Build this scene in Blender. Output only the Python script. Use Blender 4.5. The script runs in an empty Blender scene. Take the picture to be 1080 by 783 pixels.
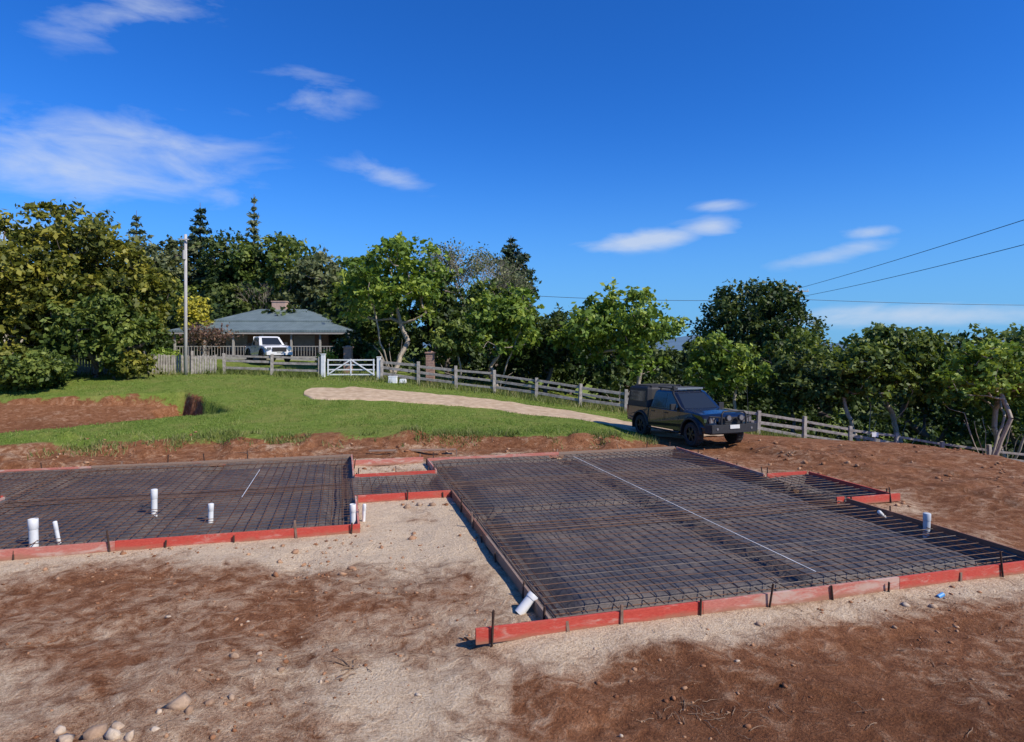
import bpy, math, random
import numpy as np
from mathutils import Vector, Matrix
random.seed(7)
scene = bpy.context.scene
scene.view_settings.view_transform = 'Standard'
scene.view_settings.look = 'None'
scene.view_settings.exposure = 0
COL = scene.collection

# ------------------------------------------------------------------ noise
def _hash(ix, iy, seed):
    n = (ix.astype(np.int64) * 374761393 + iy.astype(np.int64) * 668265263 + seed * 974634777) & 0x7fffffff
    n = ((n ^ (n >> 13)) * 1274126177) & 0x7fffffff
    n = n ^ (n >> 16)
    return (n & 0xffff) / 65535.0
def vnoise(x, y, s, seed=0):
    x = np.asarray(x, float) / s; y = np.asarray(y, float) / s
    ix = np.floor(x); iy = np.floor(y)
    fx = x - ix; fy = y - iy
    fx = fx * fx * (3 - 2 * fx); fy = fy * fy * (3 - 2 * fy)
    a = _hash(ix, iy, seed); b = _hash(ix + 1, iy, seed)
    c = _hash(ix, iy + 1, seed); d = _hash(ix + 1, iy + 1, seed)
    return (a * (1 - fx) + b * fx) * (1 - fy) + (c * (1 - fx) + d * fx) * fy
def fbm(x, y, s, seed=0, o=4):
    r = 0; amp = 1; t = 0
    for i in range(o):
        r = r + amp * vnoise(x, y, s / (2 ** i), seed + i * 17); t += amp; amp *= .5
    return r / t
def sstep(a, b, x):
    t = np.clip((np.asarray(x, float) - a) / (b - a), 0, 1)
    return t * t * (3 - 2 * t)

# ------------------------------------------------------------------ layout
TH = math.radians(15.3)
AX, AY = 0.46, 7.13
E1 = (math.cos(TH), math.sin(TH)); E2 = (-math.sin(TH), math.cos(TH))
def loc(a, b):
    return (AX + a * E1[0] + b * E2[0], AY + a * E1[1] + b * E2[1])
def toloc(x, y):
    dx = np.asarray(x, float) - AX; dy = np.asarray(y, float) - AY
    return dx * E1[0] + dy * E1[1], dx * E2[0] + dy * E2[1]
RECTS = [(0, 7.6, 0, 10.5), (7.6, 8.8, 3.8, 6.25), (-2.05, 0, 6.6, 8.8), (-9, -2.05, 4.5, 11.7), (-12.5, -9, 8.5, 11.7)]
def slab_sd(a, b):
    d = np.full(np.shape(a), 1e9)
    for (a0, a1, b0, b1) in RECTS:
        cx, cy, hx, hy = (a0 + a1) / 2, (b0 + b1) / 2, (a1 - a0) / 2, (b1 - b0) / 2
        qx = np.abs(a - cx) - hx; qy = np.abs(b - cy) - hy
        dd = np.hypot(np.maximum(qx, 0), np.maximum(qy, 0)) + np.minimum(np.maximum(qx, qy), 0)
        d = np.minimum(d, dd)
    return d
PIT = [(-30, 27.0), (-21.3, 26.4), (-14.7, 28.3), (-11.7, 24.9), (-14.1, 23.2), (-17.2, 21.2), (-30, 19)]
HOLE = [(-14.9, 28.4), (-11.3, 25.0), (-12.3, 24.2), (-13.6, 24.6), (-15.3, 27.0)]
def poly_sd(x, y, P):
    x = np.asarray(x, float); y = np.asarray(y, float)
    d = np.full(x.shape, 1e18); ins = np.zeros(x.shape, bool)
    n = len(P)
    for i in range(n):
        x0, y0 = P[i]; x1, y1 = P[(i + 1) % n]
        ex, ey = x1 - x0, y1 - y0
        t = np.clip(((x - x0) * ex + (y - y0) * ey) / (ex * ex + ey * ey), 0, 1)
        d = np.minimum(d, (x - x0 - t * ex) ** 2 + (y - y0 - t * ey) ** 2)
        c = ((y0 > y) != (y1 > y)) & (x < (x1 - x0) * (y - y0) / ((y1 - y0) if y1 != y0 else 1e-9) + x0)
        ins ^= c
    d = np.sqrt(d)
    return np.where(ins, -d, d)
def grass_edge(x):
    return np.interp(x, [-60, -15, -9, -1.3, 3.4, 4.9, 5.6, 9, 14], [16.5, 18.6, 20.4, 21.0, 20.8, 21.8, 24.5, 30.0, 31.6])
# wheel tracks left by machinery: (circle centre, radius) pairs
TRACKS = [(-3.0, -6.0, 13.2), (-3.0, -6.0, 14.9), (-16.0, 3.0, 12.6), (-16.0, 3.0, 14.3), (9.0, -9.0, 15.0), (9.0, -9.0, 16.7)]
def tracks(x, y):
    m = np.zeros(np.shape(x)); tr = np.zeros(np.shape(x))
    for i, (cx, cy, r) in enumerate(TRACKS):
        dx = x - cx; dy = y - cy; rr = np.hypot(dx, dy); th = np.arctan2(dy, dx) * r
        w = sstep(.17, .11, np.abs(rr - r + .1 * np.sin(th * .4)))
        brk = sstep(.38, .55, fbm(x, y, 1.4, 500 + i, 2))
        m = np.maximum(m, w * brk); tread = .5 + .5 * np.sin((th + np.abs(rr - r) * 1.0) * 2 * np.pi / .16)
        tr = np.maximum(tr, w * brk * tread)
    return m, tr
HX = [-80, -30, -16, -8, -1, 6, 12.6, 22, 40, 90, 300]
HZ = [3.0, 1.9, 1.6, 1.3, .65, -.25, -1.3, -2.8, -4.8, -8, -12]
def terrain(x, y, detail=True):
    x = np.asarray(x, float); y = np.asarray(y, float)
    H = np.interp(x, HX, HZ)
    t = sstep(19.5, 33.5, y)
    pad = -0.22 * np.maximum(x - 13.0, 0) ** 1.0 * sstep(12.5, 16, x)
    pad = np.maximum(pad, -4)
    z = pad * (1 - t) + H * t
    ge = grass_edge(x)
    z = z + 0.34 * sstep(-1.1, 0.1, y - ge + (fbm(x, y, 1.2, 3, 3) - .5) * 1.2) * (1 - t) * (1 - sstep(3.0, 5.0, x))
    g = np.interp(x, [-60, -10, 5, 20, 60], [.055, .05, -.03, -.11, -.13])
    z = z + g * (np.clip(y, 34, 62) - 34)
    far = sstep(90, 500, np.hypot(x, y - 10))
    z = z * (1 - far) + (-14) * far
    # mound the photographer stands on
    z = z + 1.6 * sstep(3.4, 0.6, y) * sstep(-9, -4, -np.abs(x))
    a, b = toloc(x, y)
    sd = slab_sd(a, b)
    n1 = fbm(x, y, 1.6, 11, 4) - .5
    n2 = fbm(x, y, .45, 23, 3) - .5
    k = sstep(0.0, .8, sd)
    if detail:
        right = sstep(9.3, 11.0, a) * sstep(-1, 1, b) * sstep(24, 18, y)
        z = z + (n1 * .16 + n2 * .085 * (1 + right)) * (0.3 + .7 * k) * (1 - .6 * sstep(20, 24, y))
        z = z + right * (.10 + .42 * (fbm(x, y, 2.6, 611, 4) - .4))
        z = z + .26 * sstep(.48, .78, fbm(x, y, 1.1, 91, 3)) * sstep(10.9, 11.6, np.where(x > 2, b, b - .8)) * sstep(21.5, 20, y) * (1 - sstep(4, 6, x))
        z = z + .045 * sstep(1.0, .15, sd)
        tm, tt = tracks(x, y)
        z = z - (.028 * tm - .014 * tt) * sstep(.3, .9, sd) * sstep(12, 10, y)
    z = np.where(sd < -0.03, -0.45, z)
    ps = poly_sd(x, y, PIT) + (fbm(x, y, .8, 5, 2) - .5) * .4
    z = z - 0.45 * sstep(0.12, -0.12, ps) * sstep(-22, -13, x) - .18 * sstep(0.12, -.12, ps)
    z = z - 1.1 * sstep(0.12, -0.12, poly_sd(x, y, HOLE) + (fbm(x, y, .7, 6, 2) - .5) * .3)
    return z
def tz(x, y):
    return float(terrain(np.array([x]), np.array([y]))[0])

# ------------------------------------------------------------------ materials
def new_mat(name):
    m = bpy.data.materials.new(name); m.use_nodes = True
    nt = m.node_tree
    b = nt.nodes['Principled BSDF']
    return m, nt, b
def N(nt, t, **kw):
    n = nt.nodes.new(t)
    for k, v in kw.items():
        setattr(n, k, v)
    return n
def noise_node(nt, scale, detail=4, rough=.55, vec=None, dist=0):
    n = N(nt, 'ShaderNodeTexNoise'); n.inputs['Scale'].default_value = scale
    n.inputs['Detail'].default_value = detail; n.inputs['Roughness'].default_value = rough
    n.inputs['Distortion'].default_value = dist
    if vec is not None: nt.links.new(vec, n.inputs['Vector'])
    return n
def ramp(nt, fac, stops):
    r = N(nt, 'ShaderNodeValToRGB')
    e = r.color_ramp.elements
    while len(e) < len(stops): e.new(0.5)
    for i, (p, c) in enumerate(stops):
        e[i].position = p
        e[i].color = (c[0], c[1], c[2], 1) if not isinstance(c, (int, float)) else (c, c, c, 1)
    nt.links.new(fac, r.inputs['Fac'])
    return r
def mixc(nt, fac, c1, c2, mode='MIX'):
    m = N(nt, 'ShaderNodeMix', data_type='RGBA', blend_type=mode)
    for s, v in ((0, fac), (6, c1), (7, c2)):
        if isinstance(v, (int, float)): m.inputs[s].default_value = v
        elif isinstance(v, tuple): m.inputs[s].default_value = (v[0], v[1], v[2], 1)
        else: nt.links.new(v, m.inputs[s])
    return m.outputs[2]
def math_n(nt, op, a, b=None, c=None, clamp=False):
    m = N(nt, 'ShaderNodeMath', operation=op); m.use_clamp = clamp
    for i, v in enumerate((a, b, c)):
        if v is None: continue
        if isinstance(v, (int, float)): m.inputs[i].default_value = v
        else: nt.links.new(v, m.inputs[i])
    return m.outputs[0]
def bump(nt, h, strength, dist, bsdf, prev=None):
    b = N(nt, 'ShaderNodeBump'); b.inputs['Strength'].default_value = strength; b.inputs['Distance'].default_value = dist
    nt.links.new(h, b.inputs['Height'])
    if prev is not None: nt.links.new(prev, b.inputs['Normal'])
    nt.links.new(b.outputs[0], bsdf.inputs['Normal'])
    return b.outputs[0]
def simple_mat(name, c1, c2, scale=8, rough=.7, bumps=.2, metallic=0, stretch=None, bdist=.01, coord='Object'):
    m, nt, b = new_mat(name)
    tc = N(nt, 'ShaderNodeTexCoord'); v = tc.outputs[coord]
    if stretch:
        mp = N(nt, 'ShaderNodeMapping'); mp.inputs['Scale'].default_value = stretch
        nt.links.new(v, mp.inputs['Vector']); v = mp.outputs[0]
    n = noise_node(nt, scale, 5, .6, v)
    r = ramp(nt, n.outputs['Fac'], [(.3, c1), (.7, c2)])
    nt.links.new(r.outputs[0], b.inputs['Base Color'])
    b.inputs['Roughness'].default_value = rough; b.inputs['Metallic'].default_value = metallic
    if bumps: bump(nt, n.outputs['Fac'], bumps, bdist, b)
    return m

def ground_mat():
    m, nt, b = new_mat('ground_soil_and_grass')
    tc = N(nt, 'ShaderNodeTexCoord'); v = tc.outputs['Object']
    at = N(nt, 'ShaderNodeAttribute', attribute_name='masks')
    sep = N(nt, 'ShaderNodeSeparateColor'); nt.links.new(at.outputs['Color'], sep.inputs[0])
    tan, grs, drk = sep.outputs[0], sep.outputs[1], sep.outputs[2]
    nb = noise_node(nt, .9, 6, .62, v); nm = noise_node(nt, 5, 7, .7, v, .6); nf = noise_node(nt, 38, 4, .7, v)
    nff = noise_node(nt, 130, 2, .7, v)
    # red volcanic soil
    red = ramp(nt, nm.outputs['Fac'], [(.28, (.14, .050, .020)), (.5, (.28, .118, .052)), (.74, (.42, .215, .115))]).outputs[0]
    red = mixc(nt, math_n(nt, 'MULTIPLY', drk, .8), red, (.088, .033, .014))
    fine = ramp(nt, nf.outputs['Fac'], [(.3, .5), (.7, 1.4)]).outputs[0]
    red = mixc(nt, .85, red, fine, 'MULTIPLY')
    # pale crushed rock dust
    pal = ramp(nt, nf.outputs['Fac'], [(.25, (.42, .27, .16)), (.5, (.70, .53, .35)), (.78, (.85, .71, .52))]).outputs[0]
    t = math_n(nt, 'ADD', tan, math_n(nt, 'MULTIPLY', math_n(nt, 'SUBTRACT', nm.outputs['Fac'], .5), 1.5))
    t = math_n(nt, 'ADD', t, math_n(nt, 'MULTIPLY', math_n(nt, 'SUBTRACT', nb.outputs['Fac'], .5), .9))
    t = math_n(nt, 'ADD', t, math_n(nt, 'MULTIPLY', math_n(nt, 'SUBTRACT', nff.outputs['Fac'], .5), .9))
    t = ramp(nt, t, [(.22, 0), (.55, .42), (.88, 1)]).outputs[0]
    soil = mixc(nt, t, red, pal)
    # scattered stones in voronoi
    vo = N(nt, 'ShaderNodeTexVoronoi'); vo.inputs['Scale'].default_value = 30
    nt.links.new(v, vo.inputs['Vector'])
    st = ramp(nt, vo.outputs['Distance'], [(.08, 1), (.18, 0)]).outputs[0]
    sepv = N(nt, 'ShaderNodeSeparateColor'); nt.links.new(vo.outputs['Color'], sepv.inputs[0])
    st = math_n(nt, 'MULTIPLY', st, math_n(nt, 'GREATER_THAN', sepv.outputs[0], .82))
    soil = mixc(nt, math_n(nt, 'MULTIPLY', st, .45), soil, (.50, .34, .21))
    # grass
    gr = ramp(nt, nm.outputs['Fac'], [(.25, (.085, .135, .018)), (.5, (.16, .225, .035)), (.75, (.26, .30, .07))]).outputs[0]
    gr2 = ramp(nt, nb.outputs['Fac'], [(.45, (.0, .0, .0)), (.70, (1, 1, 1))]).outputs[0]
    gr = mixc(nt, math_n(nt, 'MULTIPLY', gr2, .45), gr, (.34, .28, .09))
    gr = mixc(nt, .7, gr, fine, 'MULTIPLY')
    gf = math_n(nt, 'ADD', grs, math_n(nt, 'MULTIPLY', math_n(nt, 'SUBTRACT', nm.outputs['Fac'], .5), 1.2))
    gf = math_n(nt, 'ADD', gf, math_n(nt, 'MULTIPLY', math_n(nt, 'SUBTRACT', nf.outputs['Fac'], .5), .8))
    gf = ramp(nt, gf, [(.42, 0), (.58, 1)]).outputs[0]
    col = mixc(nt, gf, soil, gr)
    nt.links.new(col, b.inputs['Base Color'])
    b.inputs['Roughness'].default_value = .95
    b.inputs['Specular IOR Level'].default_value = .12
    h = math_n(nt, 'ADD', math_n(nt, 'MULTIPLY', nm.outputs['Fac'], 1.0), math_n(nt, 'MULTIPLY', nf.outputs['Fac'], .5))
    h = math_n(nt, 'ADD', h, math_n(nt, 'MULTIPLY', st, .12))
    h = math_n(nt, 'ADD', h, math_n(nt, 'MULTIPLY', nff.outputs['Fac'], .18))
    bump(nt, h, .9, .085, b)
    return m

# ------------------------------------------------------------------ mesh builder
class MB:
    def __init__(s): s.v = []; s.f = []; s.m = []
    def add(s, vs, fs, mi=0):
        o = len(s.v); s.v += [tuple(p) for p in vs]
        for f in fs: s.f.append(tuple(i + o for i in f)); s.m.append(mi)
    def box(s, c, size, mi=0, rot=None, taper=1.0):
        x, y, z = size[0] / 2, size[1] / 2, size[2] / 2
        vs = []
        for dz, k in ((-z, 1), (z, taper)):
            for dx, dy in ((-x, -y), (x, -y), (x, y), (-x, y)):
                vs.append(Vector((dx * k, dy * k, dz)))
        if rot is not None: vs = [rot @ p for p in vs]
        vs = [p + Vector(c) for p in vs]
        s.add(vs, [(3, 2, 1, 0), (4, 5, 6, 7), (0, 1, 5, 4), (1, 2, 6, 5), (2, 3, 7, 6), (3, 0, 4, 7)], mi)
    def tube(s, pts, rs, n=8, mi=0, caps=True):
        pts = [Vector(p) for p in pts]
        if not isinstance(rs, (list, tuple)): rs = [rs] * len(pts)
        vs = []; fs = []
        up = None
        for i, p in enumerate(pts):
            d = (pts[min(i + 1, len(pts) - 1)] - pts[max(i - 1, 0)])
            if d.length < 1e-9: d = Vector((0, 0, 1))
            d.normalize()
            if up is None:
                up = Vector((0, 0, 1)) if abs(d.z) < .9 else Vector((1, 0, 0))
            a = d.cross(up)
            if a.length < 1e-4: a = d.cross(Vector((0, 1, 0)))
            a.normalize(); bb = d.cross(a); up = -bb if bb.dot(up) < 0 else bb
            bb = d.cross(a)
            for j in range(n):
                t = 2 * math.pi * j / n
                vs.append(p + (a * math.cos(t) + bb * math.sin(t)) * rs[i])
        for i in range(len(pts) - 1):
            for j in range(n):
                k = (j + 1) % n
                fs.append((i * n + j, i * n + k, (i + 1) * n + k, (i + 1) * n + j))
        if caps:
            fs.append(tuple(range(n))); fs.append(tuple(reversed([(len(pts) - 1) * n + j for j in range(n)])))
        s.add(vs, fs, mi)
    def obj(s, name, mats, parent=None, smooth=False, bevel=0, loc_=None):
        me = bpy.data.meshes.new(name); me.from_pydata(s.v, [], s.f)
        for m in mats: me.materials.append(m)
        me.polygons.foreach_set('material_index', s.m)
        if smooth: me.polygons.foreach_set('use_smooth', [True] * len(s.f))
        import bmesh
        bm = bmesh.new(); bm.from_mesh(me); bmesh.ops.recalc_face_normals(bm, faces=bm.faces[:]); bm.to_mesh(me); bm.free()
        o = bpy.data.objects.new(name, me); COL.objects.link(o)
        if bevel:
            b = o.modifiers.new('bevel', 'BEVEL'); b.width = bevel; b.segments = 2; b.limit_method = 'ANGLE'; b.angle_limit = math.radians(40)
        if parent: o.parent = parent
        if loc_: o.location = loc_
        return o
def empty(name, loc_=(0, 0, 0), rotz=0):
    e = bpy.data.objects.new(name, None); COL.objects.link(e); e.location = loc_; e.rotation_euler = (0, 0, rotz)
    e.empty_display_size = .3
    return e
def np_mesh(name, V, F, mats, mi=None, smooth=False, attrs=None, link=True):
    me = bpy.data.meshes.new(name)
    n = len(F); k = F.shape[1]
    me.vertices.add(len(V)); me.vertices.foreach_set('co', np.asarray(V, np.float32).ravel())
    me.loops.add(n * k); me.loops.foreach_set('vertex_index', F.astype(np.int32).ravel())
    me.polygons.add(n); me.polygons.foreach_set('loop_start', np.arange(0, n * k, k, dtype=np.int32))
    me.polygons.foreach_set('loop_total', np.full(n, k, np.int32))
    for m in mats: me.materials.append(m)
    if mi is not None: me.polygons.foreach_set('material_index', np.asarray(mi, np.int32))
    if smooth: me.polygons.foreach_set('use_smooth', np.ones(n, bool))
    if attrs:
        for an, c in attrs.items():
            a = me.color_attributes.new(an, 'FLOAT_COLOR', 'POINT'); a.data.foreach_set('color', np.asarray(c, np.float32).ravel())
    me.update(); me.validate()
    o = bpy.data.objects.new(name, me)
    COL.objects.link(o)
    return o

# ------------------------------------------------------------------ GROUND
def axis(parts, out_lo, out_hi, g=1.25):
    a = []
    for (s, e, st) in parts:
        a += list(np.arange(s, e, st))
    a.append(parts[-1][1])
    st = parts[-1][2]; x = a[-1]
    while x < out_hi: st *= g; x += st; a.append(x)
    st = parts[0][2]; x = a[0]; lo = []
    while x > out_lo: st *= g; x -= st; lo.append(x)
    return np.array(lo[::-1] + a)
xs = axis([(-24, -9, .14), (-9, 12, .07), (12, 24, .16)], -4000, 4000)
ys = axis([(3.2, 11, .05), (11, 14, .08), (14, 32, .13), (32, 60, .6)], -300, 5000)
XX, YY = np.meshgrid(xs, ys)
ZZ = terrain(XX, YY)
a_, b_ = toloc(XX, YY); SD = slab_sd(a_, b_)
n_big = fbm(XX, YY, 2.2, 41, 5); n_mid = fbm(XX, YY, .8, 57, 4)
tan = .47 * np.ones_like(XX)
tan = np.where(XX > -1.5, .47 - .37 * sstep(-1.2, 1.6, XX), tan)                      # right foreground is redder
tan = tan * (1 - .5 * sstep(-1, 1.5, XX) * sstep(6.5, 5.6, YY))
tan += .42 * sstep(.8, .1, SD) * (b_ < 11)
tan += .46 * sstep(3.0, 3.9, b_) * sstep(5, 4.3, b_) * sstep(.5, -.5, a_)
tan += .32 * sstep(-2.8, -1.6, a_) * sstep(.3, -.2, a_) * sstep(1.5, 3.5, b_) * sstep(7, 6, b_)
tan -= .30 * sstep(.5, .68, fbm(XX + 3, YY, 2.6, 133, 3)) * (a_ < 0)
tan += .30 * sstep(.55, .70, fbm(XX + 9, YY + 4, 2.0, 137, 4)) * (XX < 0)
tan += .40 * sstep(.6, .15, np.abs(b_ + .36 + .5 * (n_mid - .5))) * sstep(-1.2, 0, a_) * sstep(9, 7, a_)
tan += .25 * (a_ > -2.05) * (a_ < 0) * (b_ > 8.8) * (b_ < 10.6)
tan += .75 * (n_big - .5)
right = sstep(7.8, 8.6, a_) * (b_ > -0.5)
tan = tan * (1 - right) + right * (.14 + .4 * (n_big - .5) + .42 * sstep(1.2, .2, SD))
tan = np.where(YY > 19.8, .10, tan)
tan = np.where((b_ > 11.8) & (YY <= 20), .16 + .9 * (n_mid - .5), tan)
gedge = grass_edge(XX)
grs = sstep(-.7, .5, YY - gedge + (n_big - .5) * 1.6)
ps = poly_sd(XX, YY, PIT)
grs = grs * sstep(-.2, .4, ps + (n_mid - .5) * .8)
grs = np.where(XX > 9, sstep(0, 1.0, YY - 31.6), grs)
grs = grs - .35 * sstep(.62, .74, fbm(XX, YY, 3.1, 404, 4)) * (YY < 34)
drk = np.clip(.55 * sstep(.5, 3, XX) * sstep(7, 5.6, YY) + .5 * (n_big - .45) + .3 * sstep(-.3, -1.5, SD), 0, 1)
drk = np.where(YY > 36, .5, drk)
drk = np.clip(drk + .4 * sstep(.55, .75, fbm(XX, YY, 3.0, 77, 3)) * (XX < 2), 0, 1)
tm, tt = tracks(XX, YY)
tm = tm * sstep(.3, .9, SD) * sstep(12, 10, YY)
tan = tan - .10 * tm + .12 * tt * (tm > 0); drk = np.clip(drk + .15 * tm, 0, 1)
for off in (0, 1.5):
    dt = np.abs(a_ - (10.2 + off + .5 * np.sin(b_ * .35)))
    tr = sstep(.22, .08, dt) * (b_ > -2) * (b_ < 12)
    ZZ = ZZ - .035 * tr; drk = np.clip(drk + .3 * tr, 0, 1)
masks = np.stack([np.clip(tan, 0, 1), np.clip(grs, 0, 1), drk, np.ones_like(XX)], -1).reshape(-1, 4)
ny, nx = XX.shape
idx = np.arange(ny * nx).reshape(ny, nx)
F = np.stack([idx[:-1, :-1], idx[:-1, 1:], idx[1:, 1:], idx[1:, :-1]], -1).reshape(-1, 4)
ground = np_mesh('ground', np.stack([XX, YY, ZZ], -1).reshape(-1, 3), F, [ground_mat()], smooth=True, attrs={'masks': masks})

# gravel driveway
def catmull(P, n):
    P = [np.array(p, float) for p in P]; P = [2 * P[0] - P[1]] + P + [2 * P[-1] - P[-2]]; out = []
    for i in range(1, len(P) - 2):
        for t in np.linspace(0, 1, n, endpoint=False):
            out.append(.5 * ((2 * P[i]) + (-P[i - 1] + P[i + 1]) * t + (2 * P[i - 1] - 5 * P[i] + 4 * P[i + 1] - P[i + 2]) * t * t + (-P[i - 1] + 3 * P[i] - 3 * P[i + 1] + P[i + 2]) * t ** 3))
    out.append(P[-2]); return np.array(out)
path = catmull([(-9.6, 28.9), (-8.2, 29.3), (-5.5, 29.7), (-2, 29.4), (1.5, 28.4), (4.5, 26.4), (6.3, 24.6), (7.2, 23)], 22)
wid = np.interp(np.arange(len(path)), np.array([0, 6, 30, 90, 130, 154]) * (len(path) / 155.), [.5, 1.8, 2.1, 2.1, 1.9, 1.4])
tg = np.gradient(path, axis=0); tg /= np.linalg.norm(tg, axis=1)[:, None]; nr = np.stack([-tg[:, 1], tg[:, 0]], 1)
K = 33; ss = np.linspace(-1, 1, K)
DX = path[:, 0:1] + nr[:, 0:1] * wid[:, None] * ss; DY = path[:, 1:2] + nr[:, 1:2] * wid[:, None] * ss
edge = np.abs(ss)[None, :] + (fbm(DX, DY, .9, 8, 3) - .5) * .5
DZ = terrain(DX, DY) + .05 - .16 * sstep(.72, 1.0, edge) - .02 * np.exp(-((np.abs(ss)[None, :] - .42) / .12) ** 2)
di = np.arange(DX.size).reshape(DX.shape)
DF = np.stack([di[:-1, :-1], di[:-1, 1:], di[1:, 1:], di[1:, :-1]], -1).reshape(-1, 4)
gravel = simple_mat('driveway_gravel', (.36, .24, .135), (.60, .45, .29), 3, .95, .3)
np_mesh('gravel_driveway', np.stack([DX, DY, DZ], -1).reshape(-1, 3), DF, [gravel], smooth=True)

# ------------------------------------------------------------------ MEMBRANE
ga = np.arange(-12.5, 8.8001, .1); gb = np.arange(0, 11.7001, .1)
GA, GB = np.meshgrid(ga, gb); sdm = slab_sd(GA, GB)
wr = fbm(GA * 1.0, GB * 2.2, .7, 31, 3); wr2 = 1 - np.abs(fbm(GA, GB, 1.3, 66, 3) - .5) * 6
MZ = .055 + .05 * (wr - .5) + .022 * np.clip(wr2, 0, 1) - .16 * sstep(-.06, -.16, sdm) * sstep(-.62, -.45, sdm) + .06 * sstep(-.08, 0, sdm)
MZ -= .12 * (np.abs(GA - 3.75) < .2) * (GA > 0) + .12 * (np.abs(GB - 5.2) < .2) * (GA > 0) + .10 * (np.abs(GA + 5.6) < .2)
gi = np.arange(GA.size).reshape(GA.shape)
MF = np.stack([gi[:-1, :-1], gi[:-1, 1:], gi[1:, 1:], gi[1:, :-1]], -1).reshape(-1, 4)
cc = slab_sd((GA[:-1, :-1] + .05), (GB[:-1, :-1] + .05)).reshape(-1)
MF = MF[cc < 0]
MXw = AX + GA * E1[0] + GB * E2[0]; MYw = AY + GA * E1[1] + GB * E2[1]
m, nt, b = new_mat('black_plastic_membrane')
tc = N(nt, 'ShaderNodeTexCoord')
n1 = noise_node(nt, 1.1, 7, .65, tc.outputs['Object'], .5); n2 = noise_node(nt, 11, 5, .7, tc.outputs['Object'], 1.0)
c = ramp(nt, n2.outputs['Fac'], [(.3, (.042, .039, .038)), (.7, (.115, .102, .095))]).outputs[0]
dust = ramp(nt, n1.outputs['Fac'], [(.42, 0), (.74, .65)]).outputs[0]
c = mixc(nt, dust, c, (.23, .175, .135)); nt.links.new(c, b.inputs['Base Color'])
rr = ramp(nt, n1.outputs['Fac'], [(.35, .38), (.7, .8)]).outputs[0]; nt.links.new(rr, b.inputs['Roughness'])
b.inputs['Specular IOR Level'].default_value = .4
bump(nt, n2.outputs['Fac'], .8, .03, b)
plastic = m
np_mesh('plastic_membrane', np.stack([MXw, MYw, MZ], -1).reshape(-1, 3), MF, [plastic], smooth=True)

# ------------------------------------------------------------------ REBAR MESH
rust = simple_mat('rusty_steel', (.07, .030, .016), (.19, .090, .045), 14, .75, .2, 0)
steel = simple_mat('weathered_steel', (.06, .042, .033), (.17, .12, .09), 9, .6, .1, .15)
rb = MB()
rnd = random.Random(3)
def bar(a0, b0, a1, b1, z, r, mi):
    L = math.hypot(a1 - a0, b1 - b0); n = max(2, int(L / 1.1) + 1)
    pts = []
    for i in range(n + 1):
        t = i / n
        a = a0 + (a1 - a0) * t; bb = b0 + (b1 - b0) * t
        x, y = loc(a + rnd.uniform(-.006, .006), bb + rnd.uniform(-.006, .006))
        sag = .018 * (vnoise(np.array([a]), np.array([bb]), 1.3, 5)[0] - .5) * 2
        pts.append((x, y, z + sag))
    rb.tube(pts, r, 4, mi, False)
for (a0, a1, b0, b1) in [(0.06, 7.5, .06, 10.42), (7.35, 8.72, 3.88, 6.17), (-2.3, .25, 6.68, 8.72), (-8.93, -2.12, 4.58, 11.62), (-12.4, -8.8, 8.58, 11.62)]:
    left = a0 < -2.1 or a1 < 1
    a = a0 + .04
    while a < a1:
        bar(a, b0 + rnd.uniform(0, .05), a, b1 - rnd.uniform(0, .05), .137, .0085, 0 if (left or rnd.random() < .5) else 1)
        a += .2 + rnd.uniform(-.006, .006)
    bq = b0 + .04
    while bq < b1:
        bar(a0 + rnd.uniform(0, .05), bq, a1 - rnd.uniform(0, .05), bq, .152, .0058, 0 if (left or rnd.random() < .55) else 1)
        bq += .2 + rnd.uniform(-.006, .006)
# lapped second sheets
for (a0, a1, b0, b1) in [(0.1, 7.4, 3.3, 3.9), (0.1, 7.4, 7.0, 7.6), (-8.8, -2.3, 7.6, 8.2)]:
    bq = b0
    while bq < b1:
        bar(a0, bq, a1, bq, .164, .0055, 0); bq += .13
# edge-beam trench mesh
for (p, q) in [((.12, .3), (7.4, .3)), ((.12, .18), (7.4, .18)), ((.3, .2), (.3, 10.3)), ((.18, .2), (.18, 10.3)), ((7.3, .2), (7.3, 10.3)), ((.2, 10.2), (7.3, 10.2)),
               ((-8.8, 4.8), (-2.2, 4.8)), ((-8.8, 4.68), (-2.2, 4.68)), ((-2.3, 4.7), (-2.3, 11.4)), ((-8.8, 11.4), (-2.2, 11.4))]:
    bar(p[0], p[1], q[0], q[1], .10, .008, 0); bar(p[0], p[1], q[0], q[1], -.02, .008, 0)
rb.obj('steel_reinforcing_mesh', [rust, steel])
# white tape strips on the plastic joints
tape_m = simple_mat('white_tape', (.36, .36, .36), (.68, .67, .65), 5, .6, 0)
for (aa, b0, b1, w, z) in [(4.03, .5, 9.9, .010, .172), (-4.3, 7.2, 10.2, .009, .174)]:
    tp = MB(); n = 60
    for i in range(n):
        q0 = b0 + (b1 - b0) * i / n; q1 = b0 + (b1 - b0) * (i + 1) / n
        P = [loc(aa - w, q0), loc(aa + w, q0), loc(aa + w, q1), loc(aa - w, q1)]
        tp.add([(x, y, z) for x, y in P], [(0, 1, 2, 3)])
    tp.obj('white_marking_tape', [tape_m])

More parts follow.
